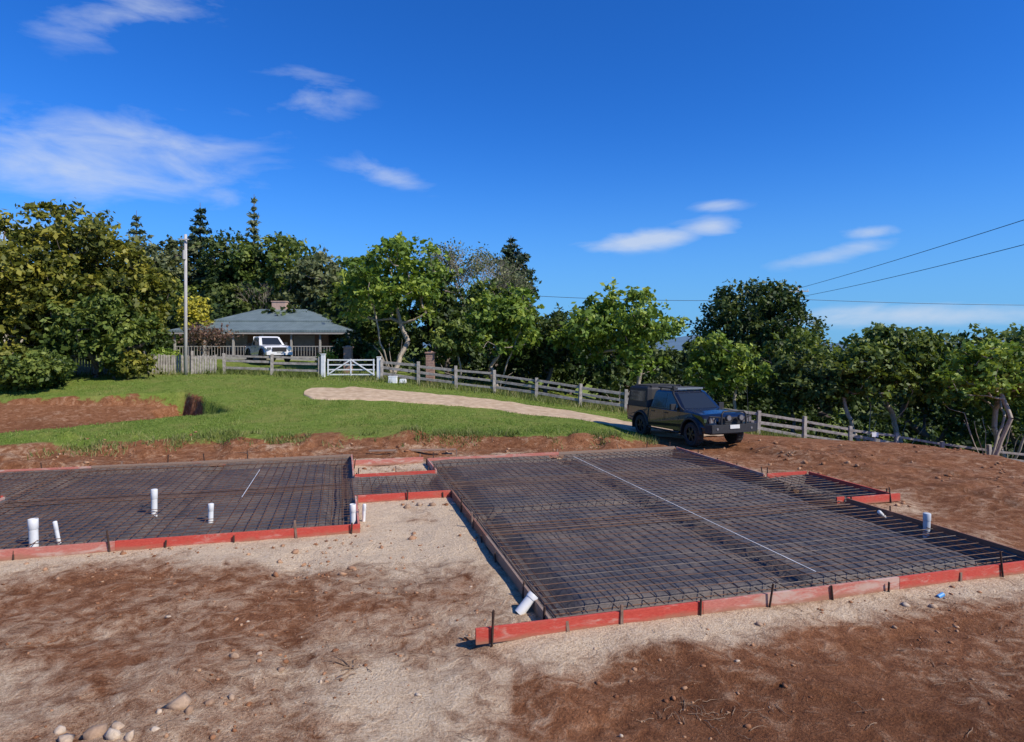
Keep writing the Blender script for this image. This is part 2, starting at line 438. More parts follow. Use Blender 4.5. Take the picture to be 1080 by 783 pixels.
# ------------------------------------------------------------------ FORMWORK
def board_mat(name, c1, c2, worn, amt, mudk=.45):
    m, nt, b = new_mat(name)
    tc = N(nt, 'ShaderNodeTexCoord'); mp = N(nt, 'ShaderNodeMapping'); mp.inputs['Rotation'].default_value = (0, 0, -TH)
    mp.inputs['Scale'].default_value = (1, 1, 4)
    nt.links.new(tc.outputs['Object'], mp.inputs['Vector'])
    n1 = noise_node(nt, 2.0, 8, .72, mp.outputs[0], .5); n2 = noise_node(nt, 22, 5, .7, mp.outputs[0])
    n3 = noise_node(nt, 1.3, 6, .7, tc.outputs['Object'])
    c = ramp(nt, n2.outputs['Fac'], [(.3, c1), (.7, c2)]).outputs[0]
    w = ramp(nt, n1.outputs['Fac'], [(amt, 0), (amt + .12, .85)]).outputs[0]
    c = mixc(nt, w, c, worn)
    sp = N(nt, 'ShaderNodeSeparateXYZ'); nt.links.new(tc.outputs['Object'], sp.inputs[0])
    zz = math_n(nt, 'ADD', sp.outputs[2], math_n(nt, 'MULTIPLY', math_n(nt, 'SUBTRACT', n1.outputs['Fac'], .5), .24))
    mud = ramp(nt, zz, [(.04, .8), (.11, 0)]).outputs[0]
    mud = math_n(nt, 'MAXIMUM', mud, ramp(nt, n3.outputs['Fac'], [(.52, 0), (.70, mudk)]).outputs[0])
    c = mixc(nt, mud, c, (.32, .17, .10))
    nt.links.new(c, b.inputs['Base Color']); b.inputs['Roughness'].default_value = .75; b.inputs['Specular IOR Level'].default_value = .25
    bump(nt, n2.outputs['Fac'], .3, .006, b)
    return m
red1 = board_mat('red_painted_board', (.42, .048, .032), (.57, .095, .065), (.52, .29, .22), .56, .45)
red2 = board_mat('faded_red_board', (.42, .12, .09), (.55, .21, .155), (.52, .38, .30), .48, .4)
grey = board_mat('muddy_grey_board', (.20, .13, .09), (.33, .24, .18), (.34, .10, .07), .58)
brown = board_mat('mud_stained_board', (.16, .07, .045), (.28, .14, .09), (.36, .27, .21), .58)
form = empty('timber_formwork')
BO = MB(); ST = MB()
rnd = random.Random(11)
def boards(a0, b0, a1, b1, mats, out, top=.2, maxlen=4.2, stakes=True, hgt=.165, sw=0.95):
    L = math.hypot(a1 - a0, b1 - b0); n = max(1, int(math.ceil(L / maxlen)))
    cuts = [0] + [(i + rnd.uniform(-.18, .18)) / n for i in range(1, n)] + [1]
    ang = math.atan2(b1 - b0, a1 - a0) + TH
    R = Matrix.Rotation(ang, 3, 'Z')
    for i in range(n):
        t0, t1 = cuts[i], cuts[i + 1]
        tm = (t0 + t1) / 2
        off = .022 + rnd.uniform(0, .004)
        a = a0 + (a1 - a0) * tm + out[0] * off; b = b0 + (b1 - b0) * tm + out[1] * off
        x, y = loc(a, b)
        h = hgt + rnd.uniform(-.015, .015)
        R2 = R @ Matrix.Rotation(rnd.uniform(-.003, .003), 3, 'Z') @ Matrix.Rotation(rnd.uniform(-.004, .004), 3, 'Y')
        BO.box((x, y, top + rnd.uniform(-.006, .006) - h / 2), (L * (t1 - t0) - .002, .036, h), mats[i % len(mats)], R2)
    if stakes:
        m = max(1, int(L / sw))
        for i in range(m + 1):
            t = (i + rnd.uniform(-.2, .2)) / m; t = min(max(t, .02), .98)
            a = a0 + (a1 - a0) * t + out[0] * .060; b = b0 + (b1 - b0) * t + out[1] * .060
            x, y = loc(a, b)
            h = rnd.choice([-.03, .01, .04, .08, .14, .2])
            tilt = Matrix.Rotation(rnd.uniform(-.12, .12), 3, 'X') @ Matrix.Rotation(rnd.uniform(-.12, .12), 3, 'Y')
            wood = rnd.random() < .3
            if wood: ST.box((x, y, (top + h - .35) / 2), (.038, .024, top + h + .35), 0, R @ tilt, .9)
            else:
                ST.box((x, y, (top + h - .35) / 2), (.028, .008, top + h + .35), 1, R @ tilt)
                ST.box((x, y, (top + h - .35) / 2), (.008, .028, top + h + .36), 1, R @ tilt)
boards(-.9, 0, 7.7, 0, [0, 1, 0], (0, -1), hgt=.175)
boards(0, .03, 0, 6.6, [2, 3], (-1, 0))
boards(-2.05, 6.6, -.05, 6.6, [0], (0, -1))
boards(-2.05, 4.5, -2.05, 6.56, [1], (1, 0))
boards(-9, 4.5, -2.0, 4.5, [1, 0], (0, -1))
boards(-9, 4.54, -9, 8.46, [1], (-1, 0))
boards(-12.5, 8.5, -9.05, 8.5, [0], (0, -1))
boards(-12.5, 11.7, -2.05, 11.7, [1, 2, 2], (0, 1))
boards(-2.05, 8.86, -2.05, 11.66, [1], (1, 0))
boards(-2.0, 8.8, -.05, 8.8, [0], (0, 1))
boards(0, 8.86, 0, 10.46, [1], (-1, 0))
boards(-2.0, 10.75, -.1, 10.75, [1], (0, 1))
boards(0, 10.5, 7.6, 10.5, [1, 2], (0, 1))
boards(7.6, 6.32, 7.6, 10.46, [1], (1, 0))
boards(7.66, 6.25, 8.8, 6.25, [0], (0, 1))
boards(8.8, 3.84, 8.8, 6.21, [0], (1, 0))
boards(7.66, 3.8, 9.0, 3.8, [0], (0, -1), top=.205)
boards(7.45, 3.86, 7.64, 3.86, [0], (0, -1), stakes=False, top=.21)
boards(7.6, .03, 7.6, 3.74, [3], (1, 0))
BO.obj('form_boards', [red1, red2, grey, brown], form, bevel=.003)
peg_wood = simple_mat('peg_timber', (.14, .08, .055), (.30, .20, .14), 12, .9, .3)
peg_steel = simple_mat('peg_rusty_steel', (.04, .022, .015), (.10, .055, .035), 12, .7, .3, 0)
ST.obj('stakes', [peg_wood, peg_steel], form)
LB = MB()
for (x, y, L, ang, z) in [(-3.0, 18.9, 2.6, .1, .25)]:
    LB.box((x, y, tz(x, y) + .03), (L, .14, .036), 0, Matrix.Rotation(ang, 3, 'Z'))
LB.obj('loose_timber_plank', [grey], bevel=.003)

# ------------------------------------------------------------------ PIPES
pvc = simple_mat('white_pvc', (.62, .61, .58), (.78, .78, .75), 6, .4, 0)
gpvc = simple_mat('grey_pvc', (.42, .45, .47), (.58, .60, .61), 6, .4, 0)
bore_disc = simple_mat('pipe_inside', (.03, .03, .03), (.06, .05, .05), 6, .8, 0)
def pipe(x, y, z0, h, r, tilt=(0, 0), cap=True, mat=pvc):
    mb = MB(); n = 28
    prof = [(r, -.12), (r, h * .62), (r * 1.0, h * .62), (r * 1.10, h * .64), (r * 1.10, h - .004), (r * 1.06, h), (r * .92, h), (r * .90, h - .01), (r * .90, h - .10)]
    if cap: prof = prof[:5] + [(r * 1.04, h + .004), (r * .8, h + .010), (r * .4, h + .013), (.001, h + .014)]
    vs = []; fs = []
    for (rr_, zz) in prof:
        for j in range(n):
            t = 2 * math.pi * j / n; vs.append((rr_ * math.cos(t), rr_ * math.sin(t), zz))
    for i in range(len(prof) - 1):
        for j in range(n):
            k = (j + 1) % n; fs.append((i * n + j, i * n + k, (i + 1) * n + k, (i + 1) * n + j))
    mb.add(vs, fs, 0)
    if not cap: mb.add([(.9 * r * math.cos(2 * math.pi * j / n), .9 * r * math.sin(2 * math.pi * j / n), h - .1) for j in range(n)], [tuple(range(n))], 1)  # near-black disc closes the open pipe a little below its rim
    o = mb.obj('pvc_drain_pipe', [mat, bore_disc], smooth=True)
    md = o.modifiers.new('es', 'EDGE_SPLIT'); md.split_angle = math.radians(40)
    o.location = (x, y, z0); o.rotation_euler = (tilt[0], tilt[1], 0)
pipe(-6.9, 12.07, .06, .47, .055, (.02, .01))
pipe(-7.74, 10.13, .06, .44, .066, (0, -.03), False)
pipe(-7.44, 10.28, .06, .36, .030, (.05, -.16), True)
pipe(-5.53, 11.48, .06, .34, .046, (0, .02))
pipe(-2.86, 11.25, .06, .40, .05, (.03, 0), False)
pipe(-2.75, 11.6, .06, .3, .03, (.0, .05))
pipe(7.22, 10.9, .06, .32, .056, (0, .03), True, gpvc)
pipe(7.0, 11.75, .08, .22, .033, (.4, -.9), True)
pipe(.16, 7.66, .12, .17, .062, (-.3, .75), False)
tg_ = MB(); tg_.tube([(5.55, 8.15, .03), (5.63, 8.17, .06)], .028, 12, 0); tg_.obj('blue_pipe_cap', [simple_mat('blue_plastic', (.08, .3, .6), (.12, .4, .75), 4, .4, 0)])

# ------------------------------------------------------------------ LOOSE STONES, CLODS
def rocks(name, P, S, mat, seed, flat=.7):
    rg = np.random.default_rng(seed)
    t = (1 + 5 ** .5) / 2
    iv = np.array([(-1, t, 0), (1, t, 0), (-1, -t, 0), (1, -t, 0), (0, -1, t), (0, 1, t), (0, -1, -t), (0, 1, -t), (t, 0, -1), (t, 0, 1), (-t, 0, -1), (-t, 0, 1)]) / np.hypot(1, t)
    fi = np.array([(0, 11, 5), (0, 5, 1), (0, 1, 7), (0, 7, 10), (0, 10, 11), (1, 5, 9), (5, 11, 4), (11, 10, 2), (10, 7, 6), (7, 1, 8), (3, 9, 4), (3, 4, 2), (3, 2, 6), (3, 6, 8), (3, 8, 9), (4, 9, 5), (2, 4, 11), (6, 2, 10), (8, 6, 7), (9, 8, 1)])
    n = len(P)
    V = iv[None] * (1 + rg.uniform(-.42, .42, (n, 12, 1))) * S[:, None, None] * np.stack([rg.uniform(.65, 1.4, n), rg.uniform(.65, 1.4, n), rg.uniform(.5, .9, n) * flat / .7], 1)[:, None, :]
    th = rg.uniform(0, 6.28, n); c, s_ = np.cos(th)[:, None], np.sin(th)[:, None]
    x = V[:, :, 0] * c - V[:, :, 1] * s_; y = V[:, :, 0] * s_ + V[:, :, 1] * c
    V = np.stack([x, y, V[:, :, 2]], -1) + P[:, None, :]
    Fr = (fi[None] + (np.arange(n) * 12)[:, None, None]).reshape(-1, 3)
    cr = np.repeat(rg.uniform(0, 1, n), 12)
    return np_mesh(name, V.reshape(-1, 3), Fr, [mat], attrs={'shade': np.stack([cr, cr, cr, np.ones_like(cr)], -1)})
def shade_mat(name, c1, c2, c3, rough=.95):
    m, nt, b = new_mat(name)
    at = N(nt, 'ShaderNodeAttribute', attribute_name='shade'); sep = N(nt, 'ShaderNodeSeparateColor'); nt.links.new(at.outputs['Color'], sep.inputs[0])
    c = ramp(nt, sep.outputs[0], [(0, c1), (.5, c2), (1, c3)]).outputs[0]
    tc = N(nt, 'ShaderNodeTexCoord'); n = noise_node(nt, 30, 4, .6, tc.outputs['Object'])
    c = mixc(nt, .6, c, ramp(nt, n.outputs['Fac'], [(.3, .6), (.7, 1.3)]).outputs[0], 'MULTIPLY')
    nt.links.new(c, b.inputs['Base Color']); b.inputs['Roughness'].default_value = rough; b.inputs['Specular IOR Level'].default_value = .2
    bump(nt, n.outputs['Fac'], .5, .01, b)
    return m
rg = np.random.default_rng(5)
def scatter(n, x0, x1, y0, y1, smin, smax, p=3, avoid=True, lo=.4, hi=.62):
    x = rg.uniform(x0, x1, n); y = rg.uniform(y0, y1, n)
    k = fbm(x, y, 1.3, 201, 3) > rg.uniform(lo, hi, n)
    a, b = toloc(x, y)
    if avoid: k &= slab_sd(a, b) > .1
    x = x[k]; y = y[k]; s = smin + (smax - smin) * rg.uniform(0, 1, len(x)) ** p
    return np.stack([x, y, terrain(x, y) + s * .15], 1), s
P1, S1 = scatter(12000, -9, 11, 4.2, 10.5, .004, .030, 9)
P2, S2 = scatter(6500, -14, 16, 9, 20.8, .010, .070, 6)
soilm = shade_mat('clod_soil', (.15, .058, .026), (.30, .14, .068), (.44, .27, .16))
rocks('soil_clods', np.concatenate([P1, P2]), np.concatenate([S1, S2]), soilm, 3)
stonem = shade_mat('pale_stone', (.30, .19, .12), (.44, .32, .22), (.54, .44, .33))
P3, S3 = scatter(420, -9, 10, 4.2, 9.5, .005, .026, 8)
pts = [(-3.05, 5.72, .085), (-2.78, 5.75, .05), (-2.9, 5.62, .045), (-2.62, 5.85, .04), (-3.15, 5.6, .03), (-3.55, 5.32, .10), (-3.35, 5.25, .08), (-3.75, 5.25, .07), (-3.42, 5.42, .05), (-3.2, 5.22, .06), (-3.62, 5.45, .04), (-3.9, 5.4, .05), (-3.05, 5.35, .03),
       (-2.92, 6.6, .05), (-2.7, 6.7, .035), (-1.9, 6.2, .03), (-.9, 6.0, .03), (-2.35, 6.35, .04), (5.3, 7.9, .06), (5.0, 7.95, .05), (.9, 6.8, .03), (2.9, 7.35, .05), (-2.1, 12.6, .10), (-1.9, 12.75, .07), (-1.6, 12.7, .06), (-1.2, 12.9, .05), (-9.2, 9.0, .07)]
PP = np.array([(x, y, tz(x, y) + s * .1) for x, y, s in pts]); SS = np.array([s for *_, s in pts])
rocks('loose_stones', np.concatenate([P3, PP]), np.concatenate([S3, SS]), stonem, 9, .75)
# twigs, roots and dry grass litter
TW = MB(); rnd = random.Random(21)
twm = simple_mat('dry_twig', (.16, .09, .05), (.34, .23, .14), 10, .9, 0)
def twig(x, y, L, r):
    ang = rnd.uniform(0, 6.28); p = [(x, y, tz(x, y) + .012)]; n = 4
    for i in range(n):
        ang += rnd.uniform(-.4, .4); x += math.cos(ang) * L / n; y += math.sin(ang) * L / n
        p.append((x, y, tz(x, y) + rnd.uniform(.004, .03)))
    TW.tube(p, [r, r * .9, r * .8, r * .6, r * .4], 5, 0)
for i in range(260): twig(rnd.uniform(-7, 8), rnd.uniform(4.5, 9), rnd.uniform(.05, .22), rnd.uniform(.0015, .004))
for i in range(34): twig(rnd.gauss(1.75, .3), rnd.gauss(5.65, .12), rnd.uniform(.06, .22), rnd.uniform(.002, .005))
for i in range(10): twig(rnd.gauss(-1.65, .08), rnd.gauss(6.5, .08), rnd.uniform(.1, .28), rnd.uniform(.004, .008))
for i in range(60): twig(rnd.uniform(-9, 12), rnd.uniform(17.5, 20.5), rnd.uniform(.2, .7), rnd.uniform(.004, .01))
TW.obj('twig_litter', [twm])

# ------------------------------------------------------------------ GRASS BLADES
def leaf_mat(name, dark, mid, light, trans=.3, rough=.55):
    m, nt, b = new_mat(name)
    at = N(nt, 'ShaderNodeAttribute', attribute_name='shade'); sep = N(nt, 'ShaderNodeSeparateColor'); nt.links.new(at.outputs['Color'], sep.inputs[0])
    c = ramp(nt, sep.outputs[0], [(0, dark), (.5, mid), (1, light)]).outputs[0]
    nt.links.new(c, b.inputs['Base Color']); b.inputs['Roughness'].default_value = rough; b.inputs['Specular IOR Level'].default_value = .35
    tr = N(nt, 'ShaderNodeBsdfTranslucent')
    c2 = mixc(nt, .6, c, (1.3, 1.3, .5), 'MULTIPLY'); nt.links.new(c2, tr.inputs['Color'])
    mx = N(nt, 'ShaderNodeMixShader'); mx.inputs[0].default_value = trans
    nt.links.new(b.outputs[0], mx.inputs[1]); nt.links.new(tr.outputs[0], mx.inputs[2])
    nt.links.new(mx.outputs[0], nt.nodes['Material Output'].inputs['Surface'])
    return m
def blades(name, n, fn, hmin, hmax, w, mat, seed):
    g = np.random.default_rng(seed); x, y = fn(g, n)
    n = len(x); z = terrain(x, y) - .01
    h = g.uniform(hmin, hmax, n) * (.6 + .8 * fbm(x, y, .9, 19, 2)); th = g.uniform(0, 6.28, n); ww = w * g.uniform(.6, 1.4, n)
    lx = g.normal(0, .4, n) * h; ly = g.normal(0, .4, n) * h
    V = np.stack([np.stack([x - np.cos(th) * ww, y - np.sin(th) * ww, z], 1), np.stack([x + np.cos(th) * ww, y + np.sin(th) * ww, z], 1), np.stack([x + lx, y + ly, z + h], 1)], 1).reshape(-1, 3)
    Fb = np.arange(n * 3).reshape(n, 3)
    s = np.clip(.1 + .7 * fbm(x, y, 2.2, 29, 4) + g.normal(0, .2, n), 0, 1)
    s = np.repeat(s, 3)
    return np_mesh(name, V, Fb, [mat], attrs={'shade': np.stack([s, s, s, np.ones_like(s)], -1)})
lawnm = leaf_mat('lawn_blades', (.09, .155, .018), (.18, .265, .04), (.38, .38, .11), .3)
def fn_lawn(g, n):
    y = 18 + 16.5 * g.uniform(0, 1, n) ** 1.1; x = g.uniform(-1, .22, n) * y * .95
    k = (y > grass_edge(x) + (fbm(x, y, 2.2, 41, 5) - .5) * -1.6 + .1) & (poly_sd(x, y, PIT) > .1)
    k &= fbm(x, y, 1.1, 55, 3) > g.uniform(.25, .58, n)
    k &= fbm(x, y, 3.1, 404, 4) < g.uniform(.60, .76, n)
    dd = np.full(x.shape, 1e9)
    for i in range(0, len(path), 3): dd = np.minimum(dd, np.hypot(x - path[i, 0], y - path[i, 1]) - wid[i] * .85)
    k &= dd > g.normal(0, .08, n)
    return x[k], y[k]
blades('lawn_grass', 140000, fn_lawn, .03, .085, .012, lawnm, 3)
weedm = leaf_mat('weed_blades', (.08, .12, .02), (.18, .22, .05), (.42, .36, .16), .3)
def fn_weed(g, n):
    x = g.uniform(-26, 30, n); fy = np.interp(x, [-24, -16.4, -7.6, -1, 6, 12.6, 22, 31], [33, 36, 36, 35, 33, 32, 32, 31])
    y = fy + g.normal(.6, .9, n)
    k = fbm(x, y, 1.5, 155, 3) > g.uniform(.25, .6, n)
    return x[k], y[k]
blades('long_grass', 40000, fn_weed, .12, .42, .02, weedm, 8)
def fn_edge(g, n):
    x = g.uniform(-14, 5, n); y = grass_edge(x) + g.normal(-.15, .35, n)
    k = fbm(x, y, .7, 158, 3) > g.uniform(.45, .62, n)
    return x[k], y[k]
blades('bank_weeds', 10000, fn_edge, .06, .24, .014, weedm, 9)

# ------------------------------------------------------------------ TREES
barkp = simple_mat('pale_bark', (.26, .21, .155), (.48, .41, .32), 5, .9, .5, stretch=(4, 4, 1))
barkd = simple_mat('dark_bark', (.09, .07, .055), (.20, .16, .13), 5, .9, .5, stretch=(4, 4, 1))
L_olive = leaf_mat('leaves_olive', (.04, .055, .008), (.15, .165, .022), (.38, .34, .05))
L_bright = leaf_mat('leaves_bright', (.045, .09, .012), (.175, .265, .033), (.42, .48, .08))
L_dark = leaf_mat('leaves_dark', (.018, .036, .010), (.058, .094, .020), (.15, .18, .04), .25)
L_mid = leaf_mat('leaves_mid', (.032, .06, .010), (.12, .17, .030), (.28, .32, .06), .3)
L_grey = leaf_mat('leaves_greygreen', (.055, .075, .032), (.15, .175, .07), (.29, .30, .14), .3)
L_yellow = leaf_mat('leaves_yellow', (.16, .17, .02), (.45, .40, .04), (.7, .6, .07), .3)
L_red = leaf_mat('leaves_russet', (.08, .04, .03), (.18, .10, .07), (.30, .19, .12), .3)
L_needle = leaf_mat('leaves_conifer', (.012, .028, .012), (.032, .058, .024), (.08, .11, .04), .1)

def leaf_quads(C, D, size, g, elong=1.9, droop=.25):
    n = len(C)
    nrm = D * .6 + g.normal(0, .75, (n, 3)); nrm[:, 2] += .5
    nrm /= np.linalg.norm(nrm, axis=1)[:, None] + 1e-9
    t = g.normal(0, .8, (n, 3)) + D * .9; t[:, 2] -= droop
    t -= nrm * np.sum(t * nrm, 1)[:, None]; t /= np.linalg.norm(t, axis=1)[:, None] + 1e-9
    u = np.cross(nrm, t)
    s = size * g.uniform(.6, 1.35, n)
    a = t * (s * .5 * elong ** .5)[:, None]; w = u * (s * .5 / elong ** .5 * 1.15)[:, None]
    V = np.stack([C - a, C + w - a * .1, C + a, C - w - a * .1], 1).reshape(-1, 3)
    return V
def tubes_np(segs, g, n=5):
    VV = []; FF = []; o = 0
    for P, R in segs:
        k = len(P); d = np.gradient(P, axis=0); d /= np.linalg.norm(d, axis=1)[:, None] + 1e-9
        ref = np.where(np.abs(d[:, 2:3]) > .9, np.array([[1., 0, 0]]), np.array([[0, 0, 1.]]))
        ref = np.repeat(ref[:1], k, 0)
        a = np.cross(d, ref); a /= np.linalg.norm(a, axis=1)[:, None] + 1e-9; b = np.cross(d, a)
        th = np.linspace(0, 2 * np.pi, n, endpoint=False)
        V = P[:, None] + (a[:, None] * np.cos(th)[None, :, None] + b[:, None] * np.sin(th)[None, :, None]) * R[:, None, None]
        i = np.arange(k * n).reshape(k, n) + o
        j = np.roll(i, -1, 1)
        FF.append(np.stack([i[:-1], j[:-1], j[1:], i[1:]], -1).reshape(-1, 4)); VV.append(V.reshape(-1, 3)); o += k * n
    return np.concatenate(VV), np.concatenate(FF)
def finish_tree(name, x, y, z, VB, FB, VL, SL, bark, leafm, rz=0):
    nb = len(VB)
    if VL is not None and len(VL):
        FL = np.arange(len(VL)).reshape(-1, 4) + nb
        V = np.concatenate([VB, VL]); Fa = np.concatenate([FB, FL]); mi = np.concatenate([np.zeros(len(FB)), np.ones(len(FL))])
        sh = np.concatenate([np.full(nb, .5), SL])
    else:
        V, Fa, mi, sh = VB, FB, np.zeros(len(FB)), np.full(nb, .5)
    o = np_mesh(name, V, Fa, [bark, leafm], mi, attrs={'shade': np.stack([sh, sh, sh, np.ones_like(sh)], -1)})
    o.location = (x, y, z); o.rotation_euler = (0, 0, rz)
    return o
def spray_leaves(C, cs, nl, g, ns=13, flat=.75):
    """leaves strung along little twigs radiating from each clump centre"""
    n = len(C)
    d = g.normal(0, 1, (n, ns, 3)); d[:, :, 2] += .25; d /= np.linalg.norm(d, axis=2)[:, :, None]
    Ls = cs[:, None] * g.uniform(.55, 1.45, (n, ns))
    k = max(3, nl // ns)
    t = g.uniform(.25, 1, (n, ns, k)) ** .8
    P = d[:, :, None, :] * (Ls[:, :, None] * t)[..., None]
    P[..., 2] *= flat
    P += g.normal(0, 1, P.shape) * (.11 * cs)[:, None, None, None]
    P[..., 2] -= .12 * (t ** 2) * Ls[:, :, None]
    P = P + C[:, None, None, :]
    D = np.broadcast_to(d[:, :, None, :], P.shape)
    cidx = np.repeat(np.arange(n), ns * k)
    sidx = np.repeat(g.normal(0, .10, n * ns), k)
    return P.reshape(-1, 3), D.reshape(-1, 3), cidx, sidx
def tree(name, x, y, top, w, leafm, bark, seed, base=.25, ncl=90, nl=130, leaf=.22, cr=.75, stems=1, flat=.75, lean=0, gap=0.25, trunk=None, topflat=1.0, shell=2.0, ns=13, lobe=1.0):
    g = np.random.default_rng(seed)
    z0 = tz(x, y) - .1; H = top - z0
    zb = H * base; c = np.array([lean, 0, (H + zb) / 2]); rad = np.array([w / 2, w / 2, (H - zb) / 2])
    lob = g.normal(0, 1, (9, 3)); lob /= np.linalg.norm(lob, axis=1)[:, None]; la = g.uniform(-.30, .22, 9) * lobe
    C = []
    while len(C) < ncl:
        d = g.normal(0, 1, 3); d /= np.linalg.norm(d)
        if d[2] < -.75: continue
        r = g.uniform(0, 1) ** (1 / shell)
        m = 1 + np.sum(la * np.clip(lob @ d, 0, 1) ** 3) * 1.5
        m = min(m, 1.15) * (1 - cr / max(w, 3) * .9)
        p = c + d * rad * r * m
        if d[2] > 0: p[2] = c[2] + (p[2] - c[2]) * topflat
        if math.sin(p[0] * 1.9 + seed) * math.sin(p[1] * 1.9 + seed * 2) * math.sin(p[2] * 2.1 + seed * 3) > .75 - gap: continue
        C.append(p)
    C = np.array(C)
    nodes = [np.array([0, 0, 0.])]; par = [-1]
    for s in range(stems):
        an = g.uniform(0, 1) + 6.28 * s / stems; sp = (0 if stems == 1 else .4 + w * .09)
        prev = 0
        for k in range(1, 4):
            f = k / 3
            q = np.array([math.cos(an) * sp * f + lean * f * .5, math.sin(an) * sp * f, zb * f * (.75 + .25 * g.uniform()) + .15 * f]) + g.normal(0, .06, 3)
            nodes.append(q); par.append(prev); prev = len(nodes) - 1
    order = np.argsort(np.linalg.norm((C - np.array([0, 0, zb])) * np.array([1, 1, .8]), axis=1))
    for i in order:
        NA = np.array(nodes[1:]); dv = np.linalg.norm(NA - C[i], axis=1)
        pen = np.where(NA[:, 2] > C[i][2] + .2, 1.5, 0)
        j = int(np.argmin(dv + pen)) + 1
        mid = (nodes[j] * .5 + C[i] * .5) + g.normal(0, .12, 3) + np.array([0, 0, -.08 * dv[j - 1]])
        nodes.append(mid); par.append(j); nodes.append(C[i]); par.append(len(nodes) - 2)
    nn = len(nodes); cnt = np.ones(nn)
    for i in range(nn - 1, 0, -1): cnt[par[i]] += cnt[i]
    r0 = trunk if trunk else (.026 * H if stems == 1 else .019 * H)
    R = r0 * (cnt / cnt[0]) ** .5
    R = np.maximum(R, .012)
    segs = []
    for i in range(1, nn):
        p0 = nodes[par[i]]; p1 = nodes[i]
        ra = min(R[par[i]], R[i] * 1.35); segs.append((np.array([p0, (p0 + p1) / 2 + g.normal(0, .02, 3), p1]), np.array([ra, (ra + R[i]) / 2, R[i]])))
    VB, FB = tubes_np(segs, g)
    cs = cr * g.uniform(.65, 1.25, ncl)
    PL, DD, ci, si = spray_leaves(C, cs, nl, g, ns, flat)
    VL = leaf_quads(PL, DD, leaf, g)
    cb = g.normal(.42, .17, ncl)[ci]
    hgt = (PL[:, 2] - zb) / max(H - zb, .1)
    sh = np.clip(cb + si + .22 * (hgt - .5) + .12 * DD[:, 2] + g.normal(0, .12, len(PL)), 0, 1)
    finish_tree(name, x, y, z0, VB, FB, VL, np.repeat(sh, 4), bark, leafm)
def norfolk(name, x, y, top, w, seed, base=.12, tiers=None, leafm=None, dens=22, up=.1, pw=1.25):
    g = np.random.default_rng(seed); z0 = tz(x, y) - .1; H = top - z0
    segs = [(np.array([[0, 0, 0], [0, 0, H * .5], [0, 0, H]]), np.array([H * .02, H * .012, .02]))]
    PL = []; DL = []
    tiers = tiers or int(H * 1.15)
    for t in range(tiers):
        f = (t + g.uniform(-.2, .2)) / tiers; f = max(f, 0); z = H * (base + (1 - base) * f); L = w / 2 * (1 - f ** pw) * g.uniform(.6, 1.15) + .12
        nb = 6 if f < .8 else 4; a0 = g.uniform(0, 6)
        for k in range(nb):
            an = a0 + k * 2 * np.pi / nb + g.normal(0, .15); Lk = L * g.uniform(.5, 1.2)
            e = np.array([np.cos(an) * Lk, np.sin(an) * Lk, z + up * Lk]); s = np.array([0, 0, z])
            segs.append((np.array([s, (s + e) / 2 + np.array([0, 0, -.06 * Lk]), e]), np.array([.05, .035, .015])))
            n = int(dens * Lk) + 6
            tt = g.uniform(.15, 1, n); P = s + (e - s) * tt[:, None]; P[:, 2] -= .06 * Lk * 4 * tt * (1 - tt)
            P += g.normal(0, 1, (n, 3)) * np.array([.22, .22, .16]) * (.5 + .12 * Lk); PL.append(P); DL.append(g.normal(0, 1, (n, 3)) * .5 + np.array([np.cos(an), np.sin(an), .3]))
    VB, FB = tubes_np(segs, g, 4); P = np.concatenate(PL); D = np.concatenate(DL)
    VL = leaf_quads(P, D, .34, g, 3.0); sh = np.clip(g.normal(.45, .2, len(P)), 0, 1)
    finish_tree(name, x, y, z0, VB, FB, VL, np.repeat(sh, 4), barkd, leafm or L_needle)
def bare(name, x, y, top, w, seed, bark, depth=5, leafm=None, nleaf=0, rk=.014):
    g = np.random.default_rng(seed); z0 = tz(x, y) - .1; H = top - z0; segs = []; ends = []
    def grow(p, d, L, r, k):
        q = p + d * L + g.normal(0, .05 * L, 3); segs.append((np.array([p, (p + q) / 2 + g.normal(0, .04 * L, 3), q]), np.array([r, r * .8, r * .62])))
        if k == 0: ends.append(q); return
        for i in range(3):
            nd = d + g.normal(0, .42, 3) * np.array([w / H * 1.6, w / H * 1.6, .5]); nd[2] += .12; nd /= np.linalg.norm(nd)
            grow(q, nd, L * g.uniform(.62, .85), r * .6, k - 1)
    for i in range(3):
        d = g.normal(0, .35, 3); d[2] = 1; d /= np.linalg.norm(d); grow(np.zeros(3), d, H * .27, rk * H, depth)
    VB, FB = tubes_np(segs, g, 4); VL = None; SL = None
    if nleaf:
        E = np.array(ends); E = np.repeat(E, nleaf, 0) + g.normal(0, .22, (len(E) * nleaf, 3)); D = g.normal(0, 1, E.shape); VL = leaf_quads(E, D, .16, g); SL = np.repeat(g.uniform(0, 1, len(E)), 4)
    finish_tree(name, x, y, z0, VB, FB, VL, SL, bark, leafm or L_red)

T = 'broadleaf_tree'
